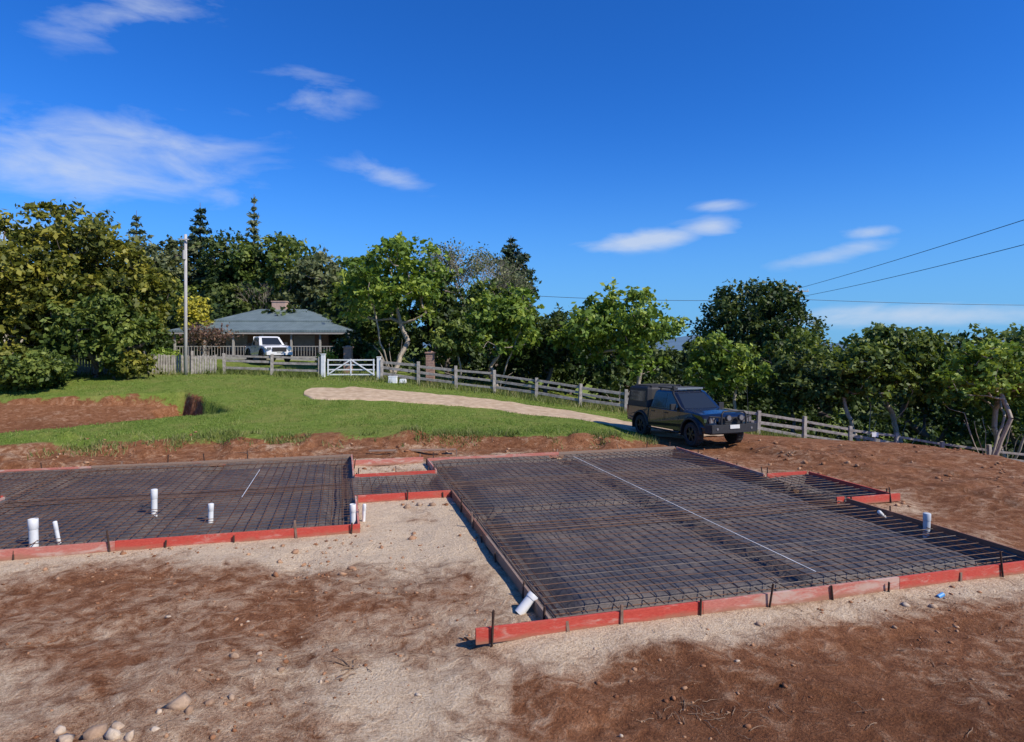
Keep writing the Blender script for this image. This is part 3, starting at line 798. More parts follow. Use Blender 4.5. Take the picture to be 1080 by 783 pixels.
# left foreground group, olive/gold
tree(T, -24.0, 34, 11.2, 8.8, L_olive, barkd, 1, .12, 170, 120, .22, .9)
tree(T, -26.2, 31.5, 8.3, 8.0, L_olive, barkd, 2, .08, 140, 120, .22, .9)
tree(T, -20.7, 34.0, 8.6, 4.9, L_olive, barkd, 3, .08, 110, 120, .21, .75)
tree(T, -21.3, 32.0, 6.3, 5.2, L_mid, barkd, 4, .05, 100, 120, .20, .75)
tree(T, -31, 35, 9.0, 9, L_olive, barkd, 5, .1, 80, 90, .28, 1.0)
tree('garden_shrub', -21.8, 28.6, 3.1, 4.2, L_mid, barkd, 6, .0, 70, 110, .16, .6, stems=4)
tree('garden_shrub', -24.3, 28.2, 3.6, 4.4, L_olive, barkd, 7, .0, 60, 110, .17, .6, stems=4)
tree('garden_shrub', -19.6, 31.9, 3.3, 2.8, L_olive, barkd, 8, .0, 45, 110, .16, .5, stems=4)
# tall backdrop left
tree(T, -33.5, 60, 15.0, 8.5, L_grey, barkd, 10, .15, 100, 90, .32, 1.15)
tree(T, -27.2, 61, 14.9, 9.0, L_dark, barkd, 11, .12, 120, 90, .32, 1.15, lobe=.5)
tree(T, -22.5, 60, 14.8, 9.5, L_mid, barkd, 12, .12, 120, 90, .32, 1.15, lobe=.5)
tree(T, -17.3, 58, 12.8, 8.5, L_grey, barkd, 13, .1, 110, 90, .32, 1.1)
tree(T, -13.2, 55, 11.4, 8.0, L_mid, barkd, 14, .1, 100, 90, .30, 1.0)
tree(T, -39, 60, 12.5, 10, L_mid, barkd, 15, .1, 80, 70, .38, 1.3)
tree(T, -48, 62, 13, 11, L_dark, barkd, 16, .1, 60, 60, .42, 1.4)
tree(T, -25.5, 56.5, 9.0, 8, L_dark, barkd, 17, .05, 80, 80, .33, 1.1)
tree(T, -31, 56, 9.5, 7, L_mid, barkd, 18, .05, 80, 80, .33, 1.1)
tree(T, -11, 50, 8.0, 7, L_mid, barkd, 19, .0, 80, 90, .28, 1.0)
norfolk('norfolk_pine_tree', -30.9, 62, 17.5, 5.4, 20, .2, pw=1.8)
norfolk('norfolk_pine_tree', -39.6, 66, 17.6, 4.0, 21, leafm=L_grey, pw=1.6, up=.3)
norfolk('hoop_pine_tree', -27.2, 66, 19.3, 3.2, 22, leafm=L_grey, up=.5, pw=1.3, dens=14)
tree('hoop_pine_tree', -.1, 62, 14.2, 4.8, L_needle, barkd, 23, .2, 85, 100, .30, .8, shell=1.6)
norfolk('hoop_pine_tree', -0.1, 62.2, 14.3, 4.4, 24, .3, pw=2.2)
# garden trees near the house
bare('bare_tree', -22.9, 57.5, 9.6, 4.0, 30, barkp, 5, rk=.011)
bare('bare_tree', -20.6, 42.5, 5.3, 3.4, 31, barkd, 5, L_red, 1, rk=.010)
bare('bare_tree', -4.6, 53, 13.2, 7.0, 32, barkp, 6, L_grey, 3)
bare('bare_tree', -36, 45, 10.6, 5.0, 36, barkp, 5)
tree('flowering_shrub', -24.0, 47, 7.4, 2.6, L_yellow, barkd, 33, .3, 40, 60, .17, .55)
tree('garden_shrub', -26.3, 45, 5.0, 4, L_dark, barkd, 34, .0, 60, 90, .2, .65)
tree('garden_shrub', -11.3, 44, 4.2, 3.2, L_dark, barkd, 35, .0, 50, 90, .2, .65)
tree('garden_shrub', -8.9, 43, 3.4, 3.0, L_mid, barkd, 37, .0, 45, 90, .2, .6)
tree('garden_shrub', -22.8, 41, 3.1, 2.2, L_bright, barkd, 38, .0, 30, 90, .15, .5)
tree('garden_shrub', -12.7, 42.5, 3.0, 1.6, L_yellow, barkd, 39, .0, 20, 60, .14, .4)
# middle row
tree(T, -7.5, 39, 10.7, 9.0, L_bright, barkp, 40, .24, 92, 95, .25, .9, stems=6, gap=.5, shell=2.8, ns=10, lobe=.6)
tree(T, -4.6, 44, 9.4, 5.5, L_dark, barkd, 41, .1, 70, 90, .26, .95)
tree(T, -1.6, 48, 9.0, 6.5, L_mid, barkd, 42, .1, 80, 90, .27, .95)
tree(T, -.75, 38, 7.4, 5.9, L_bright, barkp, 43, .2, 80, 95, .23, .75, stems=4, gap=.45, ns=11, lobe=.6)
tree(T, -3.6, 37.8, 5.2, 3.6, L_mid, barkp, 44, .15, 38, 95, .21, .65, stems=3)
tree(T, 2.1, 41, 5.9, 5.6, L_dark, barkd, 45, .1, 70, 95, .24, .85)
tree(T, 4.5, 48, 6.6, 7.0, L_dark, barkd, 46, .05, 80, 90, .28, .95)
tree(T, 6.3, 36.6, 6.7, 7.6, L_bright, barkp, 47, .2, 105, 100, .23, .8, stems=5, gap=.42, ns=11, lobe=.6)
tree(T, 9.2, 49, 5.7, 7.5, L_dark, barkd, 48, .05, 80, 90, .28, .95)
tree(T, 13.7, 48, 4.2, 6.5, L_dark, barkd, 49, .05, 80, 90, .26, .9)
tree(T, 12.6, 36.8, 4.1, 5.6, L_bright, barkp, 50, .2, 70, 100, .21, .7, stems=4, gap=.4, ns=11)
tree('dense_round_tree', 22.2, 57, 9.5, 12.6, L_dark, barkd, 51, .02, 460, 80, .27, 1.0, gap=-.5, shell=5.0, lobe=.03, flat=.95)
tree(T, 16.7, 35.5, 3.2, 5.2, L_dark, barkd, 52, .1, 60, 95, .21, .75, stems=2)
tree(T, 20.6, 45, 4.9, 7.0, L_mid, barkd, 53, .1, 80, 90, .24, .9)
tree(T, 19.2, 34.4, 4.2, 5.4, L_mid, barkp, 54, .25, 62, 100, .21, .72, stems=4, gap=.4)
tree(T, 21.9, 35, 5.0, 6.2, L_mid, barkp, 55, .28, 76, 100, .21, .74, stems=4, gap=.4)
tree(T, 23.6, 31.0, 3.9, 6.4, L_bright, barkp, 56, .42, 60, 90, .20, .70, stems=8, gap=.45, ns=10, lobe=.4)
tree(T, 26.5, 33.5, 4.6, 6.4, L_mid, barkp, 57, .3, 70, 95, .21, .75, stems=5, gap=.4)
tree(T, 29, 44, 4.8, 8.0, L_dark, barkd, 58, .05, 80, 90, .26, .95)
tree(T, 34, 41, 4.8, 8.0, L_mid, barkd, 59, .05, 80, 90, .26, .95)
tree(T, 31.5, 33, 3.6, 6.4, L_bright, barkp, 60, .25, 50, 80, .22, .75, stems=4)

def foliage_mass(name, pts, w, mat, seed, nl, leaf, cr):
    g = np.random.default_rng(seed); C = []
    for (x, y, top) in pts:
        z0 = tz(x, y)
        for i in range(int((top - z0) * w * .9) + 4):
            C.append((x + g.uniform(-w, w), y + g.uniform(-w, w) * .7, z0 + (top - z0 - cr * .5) * g.uniform(.0, 1) ** .8 * g.uniform(.8, 1.05)))
    C = np.array(C); n = len(C)
    P, D, ci, si = spray_leaves(C, cr * g.uniform(.6, 1.3, n), nl, g, 11)
    VL = leaf_quads(P, D, leaf, g)
    sh = np.clip(g.normal(.4, .17, n)[ci] + si + g.normal(0, .13, len(P)) + .15 * D[:, 2], 0, 1)
    s = np.repeat(sh, 4)
    np_mesh(name, VL, np.arange(len(VL)).reshape(-1, 4), [mat], attrs={'shade': np.stack([s, s, s, np.ones_like(s)], -1)})
foliage_mass('understorey_thicket', [(x, 43 + 2 * math.sin(x), tz(x, 43) + 3.2 + 1.0 * math.sin(x * 1.7)) for x in np.arange(-7, 40, 1.7)], 1.5, L_dark, 90, 75, .26, .85)
foliage_mass('understorey_thicket', [(x, 52, tz(x, 52) + 4.5 + math.sin(x * .9)) for x in np.arange(-45, 45, 2.6)], 2.2, L_dark, 91, 60, .36, 1.2)
foliage_mass('distant_treeline', [(x, 110 + 14 * math.sin(x * .13), 4.0 + 1.6 * math.sin(x * .21) + 1.1 * math.sin(x * .57)) for x in np.arange(-40, 135, 4.5)], 4.0, L_mid, 92, 50, .75, 2.4)
foliage_mass('distant_treeline', [(x, 90, 12 + 2 * math.sin(x * .3)) for x in np.arange(-90, -25, 4.5)], 4.0, L_mid, 93, 50, .75, 2.3)

# distant hills
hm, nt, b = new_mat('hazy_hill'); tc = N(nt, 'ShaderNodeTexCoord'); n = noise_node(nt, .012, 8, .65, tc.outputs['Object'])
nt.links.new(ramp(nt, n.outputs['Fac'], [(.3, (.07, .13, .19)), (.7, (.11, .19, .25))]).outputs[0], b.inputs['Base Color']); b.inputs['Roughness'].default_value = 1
hx = np.arange(-3500, 4200, 30.); hyv = np.array([2300, 2500, 2700, 2900, 3100.]); HXX, HYY = np.meshgrid(hx, hyv)
hh = 12 + 26 * fbm(HXX, HYY, 700, 301, 5) + 42 * np.exp(-((HXX - 790) / 190) ** 2) + 22 * np.exp(-((HXX - 2100) / 260) ** 2)
prof_ = np.array([0, .7, 1, .7, 0])[:, None]; HZZ = -16 + (hh + 10 * fbm(HXX, HYY, 120, 5, 3)) * prof_
hi = np.arange(HXX.size).reshape(HXX.shape)
np_mesh('distant_hills', np.stack([HXX, HYY, HZZ], -1).reshape(-1, 3), np.stack([hi[:-1, :-1], hi[:-1, 1:], hi[1:, 1:], hi[1:, :-1]], -1).reshape(-1, 4), [hm], smooth=True)

# ------------------------------------------------------------------ FENCES
weath = simple_mat('weathered_timber', (.19, .165, .14), (.44, .395, .34), 6, .9, .4, stretch=(1, 1, 1))
whitep = simple_mat('white_paint', (.66, .66, .64), (.80, .80, .78), 6, .6, .1)
def rail_fence(P, post=2.4, h=1.2, rails=(0.35, .70, 1.05)):
    mb = MB(); r = random.Random(len(P))
    pts = []
    for (x0, y0), (x1, y1) in zip(P[:-1], P[1:]):
        L = math.hypot(x1 - x0, y1 - y0); n = max(1, round(L / post))
        for i in range(n): pts.append((x0 + (x1 - x0) * i / n, y0 + (y1 - y0) * i / n))
    pts.append(P[-1])
    zs = [tz(*p) for p in pts]
    for i, (x, y) in enumerate(pts):
        rot = Matrix.Rotation(r.uniform(0, .4), 3, 'Z') @ Matrix.Rotation(r.uniform(-.04, .04), 3, 'X') @ Matrix.Rotation(r.uniform(-.04, .04), 3, 'Y')
        hh_ = h + r.uniform(-.05, .15)
        mb.box((x, y, zs[i] + hh_ / 2 - .15), (.18, .16, hh_ + .3), 0, rot, .92)
    for i in range(len(pts) - 1):
        for k, rh in enumerate(rails):
            p = Vector((pts[i][0], pts[i][1] - .0, zs[i] + rh + r.uniform(-.06, .05))); q = Vector((pts[i + 1][0], pts[i + 1][1], zs[i + 1] + rh + r.uniform(-.06, .05)))
            d = q - p; mid = (p + q) / 2
            ax = d.normalized(); rot = ax.to_track_quat('X', 'Z').to_matrix()
            mb.box(mid, (d.length - .1, .055, .14 + r.uniform(-.03, .02)), 0, rot)
    return mb.obj('post_and_rail_fence', [weath], bevel=.008)
rail_fence([(-16.6, 36.1), (-11.1, 36.1)])
rail_fence([(-7.5, 36.0), (-1, 35), (6, 33), (12.6, 32), (22, 32), (33, 30.5)])
# gate
ge_ = empty('white_farm_gate')
G = MB(); x0, x1 = -10.75, -7.8; yg = 36.05; zg = (tz(x0, yg) + tz(x1, yg)) / 2
for x in (x0 - .12, x1 + .14): G.box((x, yg, tz(x, yg) + .55), (.22, .22, 1.5), 0, None, .95); G.box((x, yg, tz(x, yg) + 1.32), (.26, .26, .05), 0)
for zz in (.22, .50, .78, 1.06): G.box(((x0 + x1) / 2, yg, zg + zz), (x1 - x0 - .2, .04, .07), 0)
for x in (x0 + .16, (x0 + x1) / 2, x1 - .16): G.box((x, yg - .032, zg + .64), (.08, .02, .96), 0)
for s_ in (-1, 1):
    L = 1.5; G.box(((x0 + x1) / 2 + s_ * .68, yg - .055, zg + .64), (L, .02, .07), 0, Matrix.Rotation(s_ * .57, 3, 'Y'))
G.obj('gate_frame', [whitep], ge_, bevel=.005)
# paling fence at left
pf = MB(); r = random.Random(4); PL_ = [(-24.5, 32.6), (-16.9, 36.0)]; L = math.hypot(7.6, 3.4); n = int(L / .13)
for i in range(n):
    t = i / n; x = PL_[0][0] + 7.6 * t; y = PL_[0][1] + 3.4 * t; h = 1.12 + r.uniform(-.05, .05)
    pf.box((x, y, tz(x, y) + h / 2 - .05), (.10, .02, h), 0, Matrix.Rotation(.42, 3, 'Z') @ Matrix.Rotation(r.uniform(-.03, .03), 3, 'Y'))
    if i % 18 == 0: pf.box((x, y - .07, tz(x, y) + .6), (.13, .10, 1.4), 0, Matrix.Rotation(.42, 3, 'Z'))
pf.obj('paling_fence', [weath])
brick = simple_mat('brick_pillar', (.25, .14, .10), (.42, .27, .20), 10, .9, .3)
for (x, y, h, wd) in [(-4.75, 36.4, 1.8, .48), (-10.0, 38.2, 1.6, .46)]:
    p = MB(); z = tz(x, y)
    for k in range(int(h / .1)): p.box((x, y, z + .05 + k * .1), (wd - (.01 if k % 2 else 0), wd - (.01 if k % 2 else 0), .094), 0)
    p.box((x, y, z + int(h / .1) * .1 + .04), (wd + .1, wd + .1, .08), 0); p.box((x, y, z + int(h / .1) * .1 + .11), (wd - .1, wd - .1, .06), 0, None, .5)
    p.obj('brick_gate_pillar', [brick], bevel=.01)
p = MB(); x, y = -6.7, 35.2; p.box((x, y, tz(x, y) + .16), (.5, .34, .36), 0, None, .9); p.box((x, y, tz(x, y) + .36), (.5, .34, .05), 0); p.box((x + .55, y + .1, tz(x, y) + .10), (.4, .3, .24), 0, None, .8); p.obj('white_storage_tub', [whitep], bevel=.02)
p = MB(); x, y = 18.2, 31.4; p.box((x, y, tz(x, y) + .5), (.06, .06, 1.3), 0); p.box((x, y - .04, tz(x, y) + .98), (.32, .02, .22), 1); p.obj('small_notice_sign', [weath, whitep])

# ------------------------------------------------------------------ HOUSE
house = empty('brick_house', (-18.9, 51.0, tz(-18.8, 51) - .0), math.radians(3))
roofm, nt, b = new_mat('green_grey_metal_roof'); tc = N(nt, 'ShaderNodeTexCoord')
w_ = N(nt, 'ShaderNodeTexWave'); w_.inputs['Scale'].default_value = 1.6; nt.links.new(tc.outputs['Object'], w_.inputs['Vector'])
n = noise_node(nt, 1.5, 5, .6, tc.outputs['Object']); c = ramp(nt, n.outputs['Fac'], [(.3, (.14, .185, .18)), (.7, (.22, .275, .265))]).outputs[0]
nt.links.new(c, b.inputs['Base Color']); b.inputs['Roughness'].default_value = .5; b.inputs['Metallic'].default_value = .2; bump(nt, w_.outputs['Fac'], .4, .03, b)
wall = simple_mat('house_brick_wall', (.20, .12, .085), (.30, .19, .13), 9, .9, .2)
trim = simple_mat('house_trim', (.30, .28, .25), (.42, .40, .36), 4, .7, 0)
glass, nt, b = new_mat('window_glass'); b.inputs['Base Color'].default_value = (.02, .025, .03, 1); b.inputs['Roughness'].default_value = .06
def hip(mb, x0, x1, y0, y1, z0, z1, inset, mi=0, th=.12):
    cx0, cx1 = x0 + inset, x1 - inset; cy = (y0 + y1) / 2
    vs = [(x0, y0, z0), (x1, y0, z0), (x1, y1, z0), (x0, y1, z0), (cx0, cy, z1), (cx1, cy, z1)]
    vs += [(x0, y0, z0 - th), (x1, y0, z0 - th), (x1, y1, z0 - th), (x0, y1, z0 - th)]
    mb.add(vs, [(0, 1, 5, 4), (1, 2, 5), (2, 3, 4, 5), (3, 0, 4), (0, 6, 7, 1), (1, 7, 8, 2), (2, 8, 9, 3), (3, 9, 6, 0), (6, 9, 8, 7)], mi)
R_ = MB(); X0, X1, Y0, Y1 = -6.6, 6.8, -4.8, 5.5
ze = 1.95
def skirt(mb, o, i, zo, zi):
    (a0, a1, b0, b1), (c0, c1, d0, d1) = o, i
    vs = [(a0, b0, zo), (a1, b0, zo), (a1, b1, zo), (a0, b1, zo), (c0, d0, zi), (c1, d0, zi), (c1, d1, zi), (c0, d1, zi)]
    vs += [(v[0], v[1], v[2] - .14) for v in vs[:4]]
    mb.add(vs, [(0, 1, 5, 4), (1, 2, 6, 5), (2, 3, 7, 6), (3, 0, 4, 7), (0, 8, 9, 1), (1, 9, 10, 2), (2, 10, 11, 3), (3, 11, 8, 0), (8, 11, 10, 9)])
skirt(R_, (X0, X1, Y0, Y1), (X0 + 2.3, X1 - 2.3, Y0 + 2.3, Y1 - 2.3), ze, ze + .72)
hip(R_, X0 + 2.2, X1 - 2.2, Y0 + 2.2, Y1 - 2.2, ze + .80, ze + 1.85, 2.6, 0, .10)
R_.obj('roof', [roofm], house)
ze2 = ze - .14
Wm = MB(); Wm.box((.1, 1.5, ze2 / 2 + .1), (8.4, 6.4, ze2 + .2), 0); Wm.obj('walls', [wall], house)
Gm = MB()
for x in (-2.8, -.3, 2.4): Gm.box((x, -1.72, 1.0), (1.5, .03, 1.1), 1); Gm.box((x, -1.735, 1.0), (1.64, .02, 1.24), 0)
Gm.box((4.33, 1.5, 1.0), (.03, 1.6, 1.0), 1); Gm.obj('windows', [trim, glass], house)
Pm = MB()
for i in range(7):
    x = X0 + .35 + i * (X1 - X0 - .7) / 6; Pm.box((x, Y0 + .35, ze2 / 2), (.13, .13, ze2), 0)
for i in range(1, 5):
    for x in (X0 + .35, X1 - .35): Pm.box((x, Y0 + .35 + i * 2.3, ze2 / 2), (.13, .13, ze2), 0)
Pm.box(((X0 + X1) / 2, Y0 + .35, .75), (X1 - X0 - .7, .05, .06), 0); Pm.box(((X0 + X1) / 2, Y0 + .05, ze2 - .08), (X1 - X0, .05, .14), 0)
for i in range(60): Pm.box((X0 + .5 + i * (X1 - X0 - 1) / 59, Y0 + .35, .4), (.03, .03, .7), 0)
Pm.obj('verandah', [trim], house)
Fm = MB(); Fm.box(((X0 + X1) / 2, .3, -.25), (X1 - X0 - .2, Y1 - Y0 - .2, .5), 0); Fm.obj('floor_slab', [trim], house)
Cm = MB(); Cm.box((-.2, .6, ze + 1.9), (1.1, .7, 1.1), 0); Cm.box((-.2, .6, ze + 2.48), (1.2, .8, .08), 0)
Cm.obj('chimney', [simple_mat('chimney_render', (.42, .28, .21), (.55, .38, .30), 6, .9, .1)], house)

# ------------------------------------------------------------------ POLES AND WIRES
polem = simple_mat('pole_timber', (.36, .34, .32), (.56, .53, .50), 3, .85, .2, stretch=(4, 4, .5))
wirem = simple_mat('wire_black', (.02, .02, .02), (.04, .04, .04), 3, .6, 0)
def pole(x, y, top, arm=True, r=.13):
    e = empty('power_pole', (x, y, 0)); z = tz(x, y)
    mb = MB(); mb.tube([(0, 0, z - .3), (0, 0, (z + top) / 2), (0, 0, top)], [r, r * .88, r * .72], 14, 0); mb.obj('pole', [polem], e, smooth=True)
    mb = MB()
    if arm:
        mb.box((0, -.16, top - .5), (2.2, .1, .12), 0)
        for dx in (-1, -.4, .4, 1): mb.tube([(dx, -.16, top - .44), (dx, -.16, top - .24)], [.05, .03], 8, 1)
    else:
        mb.tube([(0, -.15, top - 1.4), (0, -.15, top - .9)], .09, 10, 0); mb.box((0, -.14, top - .3), (.5, .06, .06), 0)
    mb.obj('fittings', [polem, whitep], e)
pole(-18.15, 34.8, 9.5, False, .10)
pole(32.0, 70, 9.9); pole(26.0, 9.5, 11.2); pole(-6, 67, 10.2, False); pole(92, 78, 9.4)
WR = MB()
def wire(p, q, sag, r=.022):
    n = 26; P = []
    for i in range(n + 1):
        t = i / n; P.append((p[0] + (q[0] - p[0]) * t, p[1] + (q[1] - p[1]) * t, p[2] + (q[2] - p[2]) * t - 4 * sag * t * (1 - t)))
    WR.tube(P, r, 5, 0)
wire((31.5, 70, 9.6), (26.3, 9.5, 11.4), .35, .022); wire((32.8, 70, 8.9), (26.9, 9.5, 10.1), .45, .022)
wire((-6, 66.9, 9.2), (32.0, 69.8, 8.5), .5, .026); wire((32.0, 69.8, 8.5), (92, 77.8, 8.7), .5, .026)
WR.obj('power_lines', [wirem])

# ------------------------------------------------------------------ VEHICLES
tyre = simple_mat('tyre_rubber', (.018, .017, .016), (.04, .036, .032), 20, .85, .2)
rimm, nt, b = new_mat('wheel_alloy'); b.inputs['Base Color'].default_value = (.06, .06, .065, 1); b.inputs['Metallic'].default_value = .7; b.inputs['Roughness'].default_value = .35
blackp = simple_mat('black_plastic_trim', (.012, .012, .013), (.025, .025, .026), 20, .6, 0)
lens_m, nt, b = new_mat('headlamp_glass'); b.inputs['Base Color'].default_value = (.40, .43, .45, 1); b.inputs['Roughness'].default_value = .12; b.inputs['Metallic'].default_value = .7
tail_m, nt, b = new_mat('tail_lamp'); b.inputs['Base Color'].default_value = (.35, .01, .01, 1); b.inputs['Roughness'].default_value = .15
plate_m = simple_mat('number_plate', (.6, .6, .55), (.7, .7, .65), 5, .5, 0)
def paint(name, c):
    m, nt, b = new_mat(name); b.inputs['Base Color'].default_value = (*c, 1); b.inputs['Roughness'].default_value = .3; b.inputs['Coat Weight'].default_value = .6; b.inputs['Coat Roughness'].default_value = .05
    tc = N(nt, 'ShaderNodeTexCoord'); n = noise_node(nt, 4, 6, .6, tc.outputs['Object']); sp = N(nt, 'ShaderNodeSeparateXYZ'); nt.links.new(tc.outputs['Object'], sp.inputs[0])
    low = math_n(nt, 'SUBTRACT', 1.05, sp.outputs[2]); f = math_n(nt, 'MULTIPLY', math_n(nt, 'MULTIPLY', low, n.outputs['Fac']), .4, clamp=True)
    nt.links.new(mixc(nt, f, tuple(c), (.20, .11, .07)), b.inputs['Base Color'])
    nt.links.new(math_n(nt, 'ADD', f, .22), b.inputs['Roughness'])
    return m
def vehicle(name, x, y, z, heading, pm, offroad=True, pitch=0, roll=0):
    e = empty(name, (x, y, z)); e.rotation_euler = (roll, pitch, heading)
    WXf, WXr, WR_, WZ = 1.60, -1.50, .40, .40
    mats = [pm, blackp, glass, lens_m, tail_m, plate_m]
    def arc(cx, r, a0, a1, n=12): return [(cx + r * math.cos(math.radians(a0 + (a1 - a0) * i / n)), WZ + r * math.sin(math.radians(a0 + (a1 - a0) * i / n))) for i in range(n + 1)]
    prof = [(2.42, .52)] + arc(WXf, .50, 8, 172) + [(WXf - .52, .44), (WXr + .52, .44)] + arc(WXr, .50, 8, 172) + [(-2.45, .56), (-2.52, .72), (-2.52, 1.09), (-1.0, 1.09), (-.985, .60), (-.955, .60), (-.94, 1.13), (.86, 1.13), (1.02, 1.16), (1.6, 1.13), (2.1, 1.07), (2.32, 1.0), (2.44, .88), (2.48, .66)]
    n = len(prof)
    def hw(px, pz):
        k = 1.0
        if px > 1.9: k -= .10 * ((px - 1.9) / .6) ** 2
        if px < -2.2: k -= .03
        if px < -.98: k -= .012
        k -= .055 * max(0, (pz - .85) / .3) ** 1.5
        if pz < .6: k -= .02
        return .92 * k
    B_ = MB(); V_ = []; F_ = []
    frac = [-1, -.93, -.6, 0, .6, .93, 1]
    for fr in frac:
        for (px, pz) in prof:
            zz = pz; xx = px
            ed = abs(fr)
            if pz > 1.0 and px > .8: zz = pz + .035 * (1 - ed ** 2) - (.035 if ed > .99 else 0)
            elif pz > 1.1 and ed > .99: zz = pz - .015
            if px > 2.2: xx = px - .16 * ed ** 2.5
            V_.append((xx, fr * hw(px, pz), zz))
    for i in range(len(frac) - 1):
        for j in range(n):
            k = (j + 1) % n; F_.append((i * n + j, i * n + k, (i + 1) * n + k, (i + 1) * n + j))
    F_.append(tuple(range(n))); F_.append(tuple(reversed(range((len(frac) - 1) * n, len(frac) * n))))
    B_.add(V_, F_, 0)
    body = B_.obj('body', mats, e, bevel=.012)
    def loft(mb, b0, b1, zb, zt, hb, ht, mi, mid=None):
        rows = [(b0[0], b1[0], zb, hb), (b0[0] + (b0[1] - b0[0]) * .9, b1[0] + (b1[1] - b1[0]) * .9, zb + (zt - zb) * .9, hb + (ht - hb) * .9), (b0[1] + .05, b1[1] - .08, zt, ht - .06)]
        vs = []; fs = []
        for (xa, xb, zz, h) in rows: vs += [(xa, -h, zz), (xb - .06, -h, zz), (xb, -h * .8, zz), (xb, h * .8, zz), (xb - .06, h, zz), (xa, h, zz)]
        for r_ in range(2):
            for j in range(6): k = (j + 1) % 6; fs.append((r_ * 6 + j, r_ * 6 + k, r_ * 6 + 6 + k, r_ * 6 + 6 + j))
        fs += [(12, 13, 14, 15, 16, 17), (5, 4, 3, 2, 1, 0)]
        mb.add(vs, fs, mi)
    C_ = MB(); loft(C_, (-.90, -.74), (1.02, .26), 1.12, 1.76, .85, .69, 0); C_.obj('cab', mats, e, bevel=.02)
    def side_y(z): return .85 + (.69 - .85) * (z - 1.12) / .64
    Wn = MB()
    for s in (-1, 1):
        for q in ([(.80, 1.17), (.10, 1.17), (.10, 1.65), (.37, 1.65)], [(.03, 1.17), (-.76, 1.17), (-.66, 1.65), (.03, 1.65)]):
            vs = [(px, s * (side_y(pz) + .006), pz) for px, pz in q] + [(px, s * (side_y(pz) - .02), pz) for px, pz in q]
            Wn.add(vs, [(0, 1, 2, 3), (0, 4, 5, 1), (1, 5, 6, 2), (2, 6, 7, 3), (3, 7, 4, 0)], 2)
    def wx(z): return 1.02 + (.26 - 1.02) * (z - 1.12) / .64
    ws = [(1.19, .66), (1.67, .54)]
    vs = [(wx(z_) + .008, s * h, z_) for z_, h in ws for s in (-1, 1)]; vs += [(v[0] - .02, v[1], v[2]) for v in vs]
    Wn.add(vs, [(0, 1, 3, 2), (0, 4, 5, 1), (2, 3, 7, 6)], 2)
    Wn.obj('windows', mats, e)
    D = MB()
    if offroad:
        Cn = MB(); loft(Cn, (-2.47, -2.40), (-1.04, -1.10), 1.095, 1.85, .885, .80, 1); Cn.obj('canopy', mats, e, bevel=.02)
        for s in (-1, 1):
            def cy(z): return .885 + (.80 - .885) * (z - 1.095) / .755
            q = [(-1.22, 1.30), (-2.30, 1.30), (-2.27, 1.68), (-1.24, 1.68)]
            vs = [(px, s * (cy(pz) + .006), pz) for px, pz in q] + [(px, s * (cy(pz) - .02), pz) for px, pz in q]
            D.add(vs, [(0, 1, 2, 3), (0, 4, 5, 1), (1, 5, 6, 2), (2, 6, 7, 3), (3, 7, 4, 0)], 2)
            D.box((-1.75, s * .893, 1.10), (1.46, .02, .03), 1)
        for i in range(9): D.box((-.62 + i * .11, 0, 1.845), (.05, 1.22, .025), 1)
        for s in (-1, 1):
            D.box((-.18, s * .62, 1.845), (1.02, .035, .045), 1)
            for xx in (-.55, .1): D.box((xx, s * .62, 1.795), (.06, .03, .08), 1)
        D.box((.33, 0, 1.83), (.05, 1.05, .06), 3)
        for i in range(4): D.box((-2.25 + i * .35, 0, 1.885), (.04, 1.3, .03), 1)
        for s in (-1, 1): D.box((-1.72, s * .62, 1.87), (1.2, .03, .03), 1)
        D.tube([(1.15, -.80, 1.10), (.95, -.86, 1.25), (.43, -.76, 1.66), (.41, -.75, 1.82)], .035, 8, 1)
        D.box((.44, -.75, 1.88), (.10, .08, .12), 1)
        D.box((2.56, 0, .66), (.16, 1.72, .26), 1); D.box((2.46, .80, .66), (.26, .2, .26), 1, Matrix.Rotation(-.5, 3, 'Z')); D.box((2.46, -.80, .66), (.26, .2, .26), 1, Matrix.Rotation(.5, 3, 'Z'))
        D.tube([(2.60, -.48, .78), (2.60, -.46, 1.12), (2.58, -.38, 1.20), (2.58, .38, 1.20), (2.60, .46, 1.12), (2.60, .48, .78)], .033, 10, 1)
        for s in (-1, 1): D.tube([(2.60, s * .48, .80), (2.58, s * .50, 1.02), (2.44, s * .80, 1.04), (2.36, s * .86, .80)], .03, 8, 1)
        for s in (-1, 1):
            D.tube([(2.60, s * .24, 1.0), (2.68, s * .24, 1.0)], .10, 20, 1); D.tube([(2.68, s * .24, 1.0), (2.69, s * .24, 1.0)], .078, 20, 3)
            D.tube([(2.642, s * .66, .66), (2.655, s * .66, .66)], .04, 12, 3)
        D.box((2.65, 0, .72), (.02, .37, .12), 5)
        D.tube([(2.56, .62, .8), (2.50, .62, 2.0)], [.012, .006], 6, 1)
        for s in (-1, 1): D.tube([(-.9, s * .93, .42), (-.8, s * .97, .40), (.9, s * .97, .40), (1.0, s * .93, .42)], .035, 8, 1)
    else:
        D.box((2.50, 0, .60), (.12, 1.7, .2), 0); D.box((2.55, 0, .66), (.02, .37, .11), 5)
        D.box((-1.75, 0, 1.20), (1.45, 1.5, .20), 1)
        D.box((-1.02, 0, 1.5), (.05, 1.4, .5), 0)
    for i in range(5): D.box((2.475, 0, .76 + i * .05), (.03, .86, .026), 1)
    D.box((2.463, 0, .86), (.02, .95, .30), 1)
